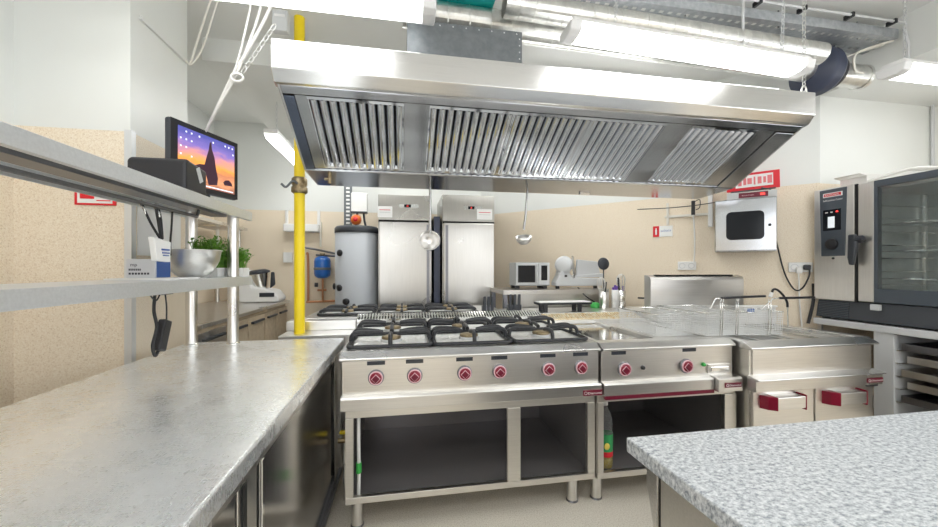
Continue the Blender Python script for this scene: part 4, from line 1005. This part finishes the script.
# warming cabinet
wcab = wallthing('warming_cabinet', 'small steel wall cabinet with a dark rounded window', 'cabinet', 2.80, 2.65, 1.48)
wx = .205
MB().box(-wx, wx, -.28, -.003, 0, .43).build('casing', 'cab_steel', wcab, .004, world=False)
MB().box(-.12, wx, -.282, -.004, .43, .485).build('control_strip', 'enamel_grey', wcab, .003, world=False)
cs = MB().box(-.04, .15, -.286, -.281, .437, .478).build('control_display', 'maroon', wcab, .002, world=False)
MB().text('ecomax', (.02, -.2865, .452), (1, 0, 0), (0, 0, 1), .012, width=.08).build('lettering', 'pink', cs, world=False)
MB().box(.10, .13, -.2875, -.2855, .45, .467).build('digits', 'led', cs, world=False)
dr = MB().box(-wx+.004, wx-.004, -.30, -.281, .006, .425).build('door', 'cab_steel', wcab, .004, world=False)
def rrect(x0, x1, z0, z1, r, n=6):
    out = []
    for cx, cz, a0 in ((x1-r, z0+r, -PI/2), (x1-r, z1-r, 0), (x0+r, z1-r, PI/2), (x0+r, z0+r, PI)):
        out += [(cx+r*math.cos(a0+PI/2*k/n), cz+r*math.sin(a0+PI/2*k/n)) for k in range(n+1)]
    return out
MB().prism(rrect(-.125, .125, .095, .325, .035), 'y', -.306, -.299).build('window', 'slate_dark', dr, .002, world=False)
MB().box(.150, .168, -.312, -.299, .195, .215).build('latch', 'black', dr, .003, world=False)
rs = wallthing('red_sign', 'red framed white notice standing on the wall cabinet', 'sign', 2.85, 2.62, 1.995, 0)
RT = Matrix.Rotation(math.radians(-1), 3, 'Y')
def tilt(x, z, y): v = RT @ Vector((x, 0, z)); return (v.x, y, v.z)
mb = MB().obox(tilt(0, .075, -.15), (.355, .012, .145), RT); mb.build('board', 'signred', rs, .002, world=False)
mb = MB().obox(tilt(.01, .078, -.1575), (.25, .003, .10), RT); mb.build('white_panel', 'paper', rs, .001, world=False)
mb = MB()
for k, wgt in enumerate((.024, .02, .03, .012, .026, .018, .03)):
    mb.obox(tilt(-.085+k*.033, .078, -.160), (wgt, .002, .066 - (k % 3)*.008), RT)
mb.build('print', plain('faded red print', (.78, .22, .24), .5), rs, world=False)
MB().obox(tilt(0, .0, -.15), (.3, .04, .008), RT).build('foot', 'charcoal', rs, .001, world=False)
# hydrant sign
hs = wallthing('extinguisher_sign', 'small red and white fire extinguisher sign on the wall', 'sign', 2.50, 3.25, 1.65)
MB().box(-.085, .085, -.006, -.001, 0, .105).build('board', 'paper', hs, world=False)
MB().box(-.085, -.03, -.008, -.005, .0, .105).build('red_panel', 'signred', hs, world=False)
MB().box(-.065, -.05, -.0095, -.0075, .02, .07).box(-.062, -.053, -.0095, -.0075, .07, .085).build('pictogram', 'paper', hs, world=False)
MB().text('GAŚNICA', (.027, -.0065, .047), (1, 0, 0), (0, 0, 1), .018, width=.09).build('lettering', 'text_blue', hs, world=False)
def socket(cx, cy, cz, n, label):
    t = wallthing('wall_socket', label, 'socket', cx, cy, cz, 0)
    w = .075*n
    MB().box(-w/2, w/2, -.02, -.001, 0, .08).build('plate', 'white', t, .004, world=False)
    for k in range(n):
        x = -w/2+.0375+k*.075
        MB().lathe([(.026, .0), (.026, .003), (.022, .003), (.02, -.004), (0, -.004)], (x, -.021, .04), (0, -1, 0), 20).build('outlet', 'enamel_grey', t, world=False)
    return t
socket(2.645, 3.105, 1.325, 2, 'white double socket on the wall above the splashback')
sk2 = socket(3.215, 2.535, 1.31, 2, 'white double socket with plugs beside the combi oven')
MB().box(.015, .06, -.055, -.02, .02, .06).build('black_plug', 'black', sk2, .006, world=False)
MB().box(-.03, .008, -.05, -.02, -.01, .04).build('white_plug', 'white', sk2, .006, world=False)
tkx = wallthing('cable_trunking', 'cream cable trunking crossing the wall beside the wall cabinet', 'trunking', 2.655, 3.095, 1.60)
MB().box(-.20, .18, -.022, -.001, .228, .25).box(-.185, -.165, -.022, -.001, .16, .37).build('channel', 'cream', tkx, .002, world=False)
MB().box(.155, .19, -.04, -.001, .12, .42).build('end_box', 'white', tkx, .004, world=False)
def wl(off, u, z):   # point `off` out of the diagonal wall, u along it from (2.875,2.875)
    return (2.875+u/math.sqrt(2)-off/math.sqrt(2), 2.875-u/math.sqrt(2)-off/math.sqrt(2), z)
jc = thing('hanging_connector', 'black cable connector hanging at the wall behind the hood corner', 'connector', wl(.1, -.33, 1.8))
MB().obox(wl(.06, -.27, 1.90), (.03, .03, .13), Euler((0, 0, PI/4))).build('plug', 'black', jc, .004)
MB().curve([wl(.06, -.27, 1.84), wl(.05, -.262, 1.70), wl(.04, -.26, 1.55), wl(.03, -.265, 1.40)], .007, 6).build('white_lead', 'cable_white', jc)
MB().curve([wl(.06, -.27, 1.95), wl(.06, -.22, 1.97), wl(.06, -.22, 1.90), wl(.06, -.25, 1.88)], .004, 6).curve([wl(.05, -.75, 1.93), wl(.05, -.5, 1.92), wl(.06, -.28, 1.92), wl(.05, -.05, 1.94), wl(.04, .0, 1.95)], .004, 6).build('black_lead', 'rubber', jc)
pc = thing('power_cable', 'long black cable from wall cabinet looping to the socket', 'cable', wl(.02, .3, 1.1))
MB().curve([wl(.2, .22, 2.0), wl(.1, .29, 1.98), wl(.03, .30, 1.80), wl(.03, .33, 1.55), wl(.03, .38, 1.30), wl(.03, .44, 1.17), wl(.03, .49, 1.18), wl(.04, .53, 1.28), wl(.05, .53, 1.34)], .006, 6).build('cord', 'rubber', pc)
wl2 = thing('white_lead', 'white lead dropping from the socket beside the oven', 'cable', wl(.02, .45, .9))
MB().curve([wl(.04, .465, 1.32), wl(.03, .47, 1.2), wl(.02, .475, 1.05), wl(.02, .49, .85)], .006, 6).build('cord', 'cable_white', wl2)
bl2 = thing('black_hose', 'black hose hanging between the wall and the combi oven', 'hose', wl(.05, .55, .9))
MB().curve([wl(.05, .555, 1.22), wl(.05, .555, 1.1), wl(.06, .54, 1.0), wl(.07, .52, .9)], .011, 8).build('tube', 'rubber', bl2)

# ------------------------------------------------------------------ combi oven, front towards -X
OX = 3.22
ov2 = thing('combi_oven', 'large steel combi oven with a glass door and slate control panel', 'oven', (3.6, 1.9, .95))
yL, yD, yR = 2.435, 2.165, 1.33
mb = MB(); mb.box(OX, 4.02, yD, yL, 1.10, 1.955)            # column with the controls
mb.box(OX+.05, 4.02, yR, yD, 1.10, 1.14); mb.box(OX+.05, 4.02, yR, yD, 1.90, 1.955)
mb.box(3.98, 4.02, yR, yD, 1.14, 1.90); mb.box(OX+.05, 4.02, yR, yR+.04, 1.14, 1.90)
mb.build('casing', 'steel_v', ov2, .005)
mb = MB().box(3.97, 3.979, yR+.04, yD-.02, 1.14, 1.90).box(OX+.06, 3.97, yD-.022, yD-.012, 1.14, 1.90).box(OX+.06, 3.97, yR+.045, yD-.02, 1.141, 1.15).box(OX+.06, 3.97, yR+.045, yD-.02, 1.89, 1.899)
mb.build('cavity', 'cavity', ov2)
mb = MB()
for z in [1.22+.095*k for k in range(7)]:
    mb.box(OX+.10, 3.9, yD-.045, yD-.03, z, z+.008)
mb.box(OX+.12, OX+.14, yD-.05, yD-.03, 1.15, 1.89); mb.box(3.8, 3.82, yD-.05, yD-.03, 1.15, 1.89)
mb.build('rack_rail', 'steel_bright', ov2)
for z in (1.27, 1.46, 1.65):
    mb = MB()
    for k in range(14): mb.tube([(OX+.12+k*.055, yR+.06, z), (OX+.12+k*.055, yD-.05, z)], .003, 5)
    mb.tube([(OX+.12, yR+.06, z), (OX+.12, yD-.05, z)], .005, 6); mb.build('wire_shelf', 'steel_bright', ov2)
MB().lathe([(0, 0), (.11, 0), (.11, .02), (0, .03)], (3.968, 1.75, 1.5), (-1, 0, 0), 30).build('cavity_fan', 'steel_dark', ov2)
b_ = MB().prism([(OX+.005, .965), (OX+.03, 1.10), (4.0, 1.10), (4.0, .965)], 'y', yR, yL-.01).build('base_grille', 'charcoal', ov2, .003)
mb = MB()
for k in range(9): mb.box(OX-.001+.004*(k*.5), OX+.03, 2.21, 2.41, .975+k*.0125, .981+k*.0125)
mb.build('louvre', 'slate', b_)
B(OX-.01, OX+.02, 2.02, 2.07, 1.05, 1.092).build('door_catch', 'enamel_grey', ov2, .004)
cpn = MB().add([(OX-.006, 2.392, 1.945), (OX-.006, 2.210, 1.945), (OX-.006, 2.222, 1.435), (OX-.006, 2.38, 1.435), (OX+.002, 2.392, 1.945), (OX+.002, 2.210, 1.945), (OX+.002, 2.222, 1.435), (OX+.002, 2.38, 1.435)],
     [(0, 1, 2, 3), (7, 6, 5, 4), (0, 4, 5, 1), (1, 5, 6, 2), (2, 6, 7, 3), (3, 7, 4, 0)]).build('control_panel', 'slate', ov2, .006)
bp = B(OX-.009, OX-.005, 2.235, 2.365, 1.885, 1.918).build('brand_plate', 'paper', cpn, .002)
B(OX-.0105, OX-.0085, 2.243, 2.357, 1.891, 1.912).build('badge_field', 'signred', bp, .001)
MB().text('RATIONAL', (OX-.0108, 2.30, 1.894), (0, -1, 0), (0, 0, 1), .0145, width=.098).build('lettering', 'text_white', bp)
MB().text('SelfCooking Center', (OX-.0065, 2.30, 1.855), (0, -1, 0), (0, 0, 1), .014, width=.13).build('lettering', 'text_white', cpn)
dp = B(OX-.009, OX-.005, 2.245, 2.365, 1.63, 1.79).build('display', 'slate_dark', cpn, .003)
B(OX-.0105, OX-.0085, 2.285, 2.33, 1.65, 1.735).build('lit_screen', 'lcd', dp)
MB().box(OX-.0105, OX-.0085, 2.33, 2.348, 1.765, 1.772).box(OX-.0105, OX-.0085, 2.298, 2.312, 1.765, 1.772).build('icon', 'text_white', dp)
B(OX-.0105, OX-.0085, 2.262, 2.276, 1.765, 1.775).build('red_icon', 'led', dp)
MB().lathe([(0, .02), (.034, .018), (.040, .010), (.042, 0), (0, 0)], (OX-.006, 2.305, 1.525), (-1, 0, 0), 30).build('dial', 'black', cpn)
MB().lathe([(0, .006), (.008, .006), (.009, 0), (0, 0)], (OX, 2.30, 1.418), (-1, 0, 0), 14).build('usb_cap', 'charcoal', ov2)
# door with glass
dd = MB().box(OX, OX+.045, 2.055, 2.145, 1.105, 1.945).build('door', 'steel_v', ov2, .004)
mb = MB().box(OX+.002, OX+.045, yR, 2.055, 1.105, 1.20).box(OX+.002, OX+.045, yR, 2.055, 1.905, 1.95).box(OX+.002, OX+.045, yR, yR+.08, 1.20, 1.905).box(OX+.002, OX+.045, 2.035, 2.055, 1.20, 1.905)
mb.build('door_frame', 'slate', dd, .003)
B(OX+.006, OX+.012, yR+.08, 2.035, 1.20, 1.905).build('glass_pane', 'glass_oven', dd)
B(OX-.004, OX+.01, 2.146, 2.163, 1.10, 1.95).build('door_gap', 'gap', ov2)
hd = MB().lathe([(0, .03), (.024, .03), (.028, .0), (0, 0)], (OX-.002, 2.125, 1.55), (-1, 0, 0), 20).build('handle', 'charcoal', dd)
MB().prism([(2.165, 1.585), (2.12, 1.585), (2.115, 1.50), (2.128, 1.40), (2.135, 1.365), (2.16, 1.365), (2.17, 1.42)], 'x', OX-.065, OX-.035).build('lever', 'charcoal', hd, .010, seg=3)
MB().cyl((OX-.05, 2.13, 1.55), (OX-.05, 2.085, 1.555), .017).build('knuckle', 'charcoal', hd)
fl = MB().prism([(3.34, 1.956), (3.34, 2.02), (3.28, 2.03), (3.28, 2.038), (3.56, 2.038), (3.56, 2.03), (3.49, 2.02), (3.49, 1.956)], 'y', 2.17, 2.34).build('exhaust_cowl', 'steel', ov2, .003)
for x in (3.27, 3.95):
    for y in (yR+.05, yL-.05): MB().cyl((x, y, .952), (x, y, .967), .025).build('foot', 'black', ov2)
tag(MB().curve([(3.30, 2.14, 1.967), (3.32, 2.05, 1.985), (3.36, 1.93, 2.01), (3.45, 1.8, 1.99), (3.55, 1.6, 1.965)], .010).curve([(3.33, 2.13, 1.97), (3.37, 2.0, 2.015), (3.43, 1.86, 1.99), (3.5, 1.7, 1.97)], .009).build('white_hose', 'cable_white'), 'white hoses lying on top of the combi oven', 'hose')
# stand
st = thing('oven_stand', 'steel stand with tray runners under the combi oven', 'stand', (3.6, 1.9, 0))
B(OX-.015, 4.03, yR-.02, 2.43, .905, .952).build('top', 'enamel_grey', st, .004)
B(OX, 3.98, 1.945, 2.055, .30, .905).build('side_panel', 'enamel_grey', st, .003)
B(OX, 3.98, yR-.02, yR+.02, .30, .905).build('side_panel', 'enamel_grey', st, .003)
B(3.96, 3.98, yR, 2.42, .30, .905).build('back_panel', 'steel_dark', st)
B(OX+.02, 3.98, yR, 2.42, .28, .30).build('bottom_shelf', 'steel', st)
B(OX+.01, OX+.03, 2.39, 2.42, .0, .905).build('front_post', 'steel', st)
for x in (OX+.04, 3.92):
    for y in (yR+.03, 2.0, 2.38): MB().cyl((x, y, 0), (x, y, .281), .022).build('leg', 'steel_v', st)
zs = [.46, .545, .63, .715, .80]
for z in zs:
    for a, b in ((1.92, 1.945), (yR+.02, yR+.045)): MB().box(OX+.01, 3.95, a, b, z-.006, z).build('runner', 'steel_bright', st)
names = ['grey baking tray on the lowest runners of the oven stand', 'steel tray second from bottom in the oven stand', 'steel tray on the middle runners of the oven stand', 'steel tray second from top in the oven stand', 'dark tray on the top runners of the oven stand']
for k, z in enumerate(zs):
    t = thing('baking_tray', names[k], 'tray', (3.55, 1.63, z), 0, 'trays in the oven stand')
    x0 = OX+.015+(.05 if k % 2 else 0); x1 = 3.85
    mb = MB().box(x0, x1, yR+.05, 1.918, z, z+.004)
    for a, b, c, d in ((x0, x0+.004, yR+.05, 1.918), (x1-.004, x1, yR+.05, 1.918), (x0, x1, yR+.05, yR+.054), (x0, x1, 1.914, 1.918)): mb.box(a, b, c, d, z, z+.045)
    mb.build('pan', 'steel_dark' if k in (0, 4) else 'steel_warm', t, .002)

# ------------------------------------------------------------------ granite topped island
gi = thing('island_counter', 'steel cabinet counter with a thick grey granite top', 'counter', (1.5, .45, 0))
B(.577, 2.75, -.25, .89, .862, .90).build('granite_top', 'granite', gi, .004)
B(.62, 2.70, -.22, .815, .10, .862).build('cabinet', 'steel_warm', gi, .003)
B(.612, .625, -.20, .80, .12, .845).build('side_sheet', 'steel_warm', gi, .002)
MB().prism([(.82, .10), (.82, .845), (.862, .845), (.868, .838), (.868, .825), (.86, .825), (.862, .80), (.835, .70), (.835, .10)], 'x', .615, .632).build('side_flange', 'steel', gi, .002)
B(.625, .64, .812, .824, .10, .85).build('seam', 'gap', gi)
B(.635, 2.68, .815, .83, .12, .84).build('rear_panel', 'steel_dark', gi, .002)
for x in (.72, 2.6):
    for y in (-.1, .72): MB().cyl((x, y, 0), (x, y, .101), .025).build('leg', 'steel_v', gi)

# ------------------------------------------------------------------ world, camera, colour
w = bpy.data.worlds.new('daylight'); sc.world = w; w.use_nodes = True
bg = w.node_tree.nodes['Background']; bg.inputs['Color'].default_value = (.93, .96, 1.0, 1); bg.inputs['Strength'].default_value = 2.6
cam = bpy.data.cameras.new('camera'); co = bpy.data.objects.new('camera', cam); COL.objects.link(co)
co.location = (0, 0, 1.344); co.rotation_euler = (PI/2, 0, -math.atan(66/372))
cam.sensor_width = 36; cam.lens = 372/938*36; cam.shift_y = 4.5/938; cam.clip_start = .02
sc.camera = co
vs = sc.view_settings; vs.view_transform = 'Standard'; vs.look = 'None'; vs.gamma = 1; vs.use_curve_mapping = False; vs.exposure = .76
sc.cycles.max_bounces = 10; sc.cycles.diffuse_bounces = 5; sc.cycles.glossy_bounces = 6; sc.cycles.transmission_bounces = 8
sc.cycles.use_denoising = True; sc.cycles.denoising_prefilter = 'ACCURATE'; sc.cycles.sample_clamp_indirect = 6
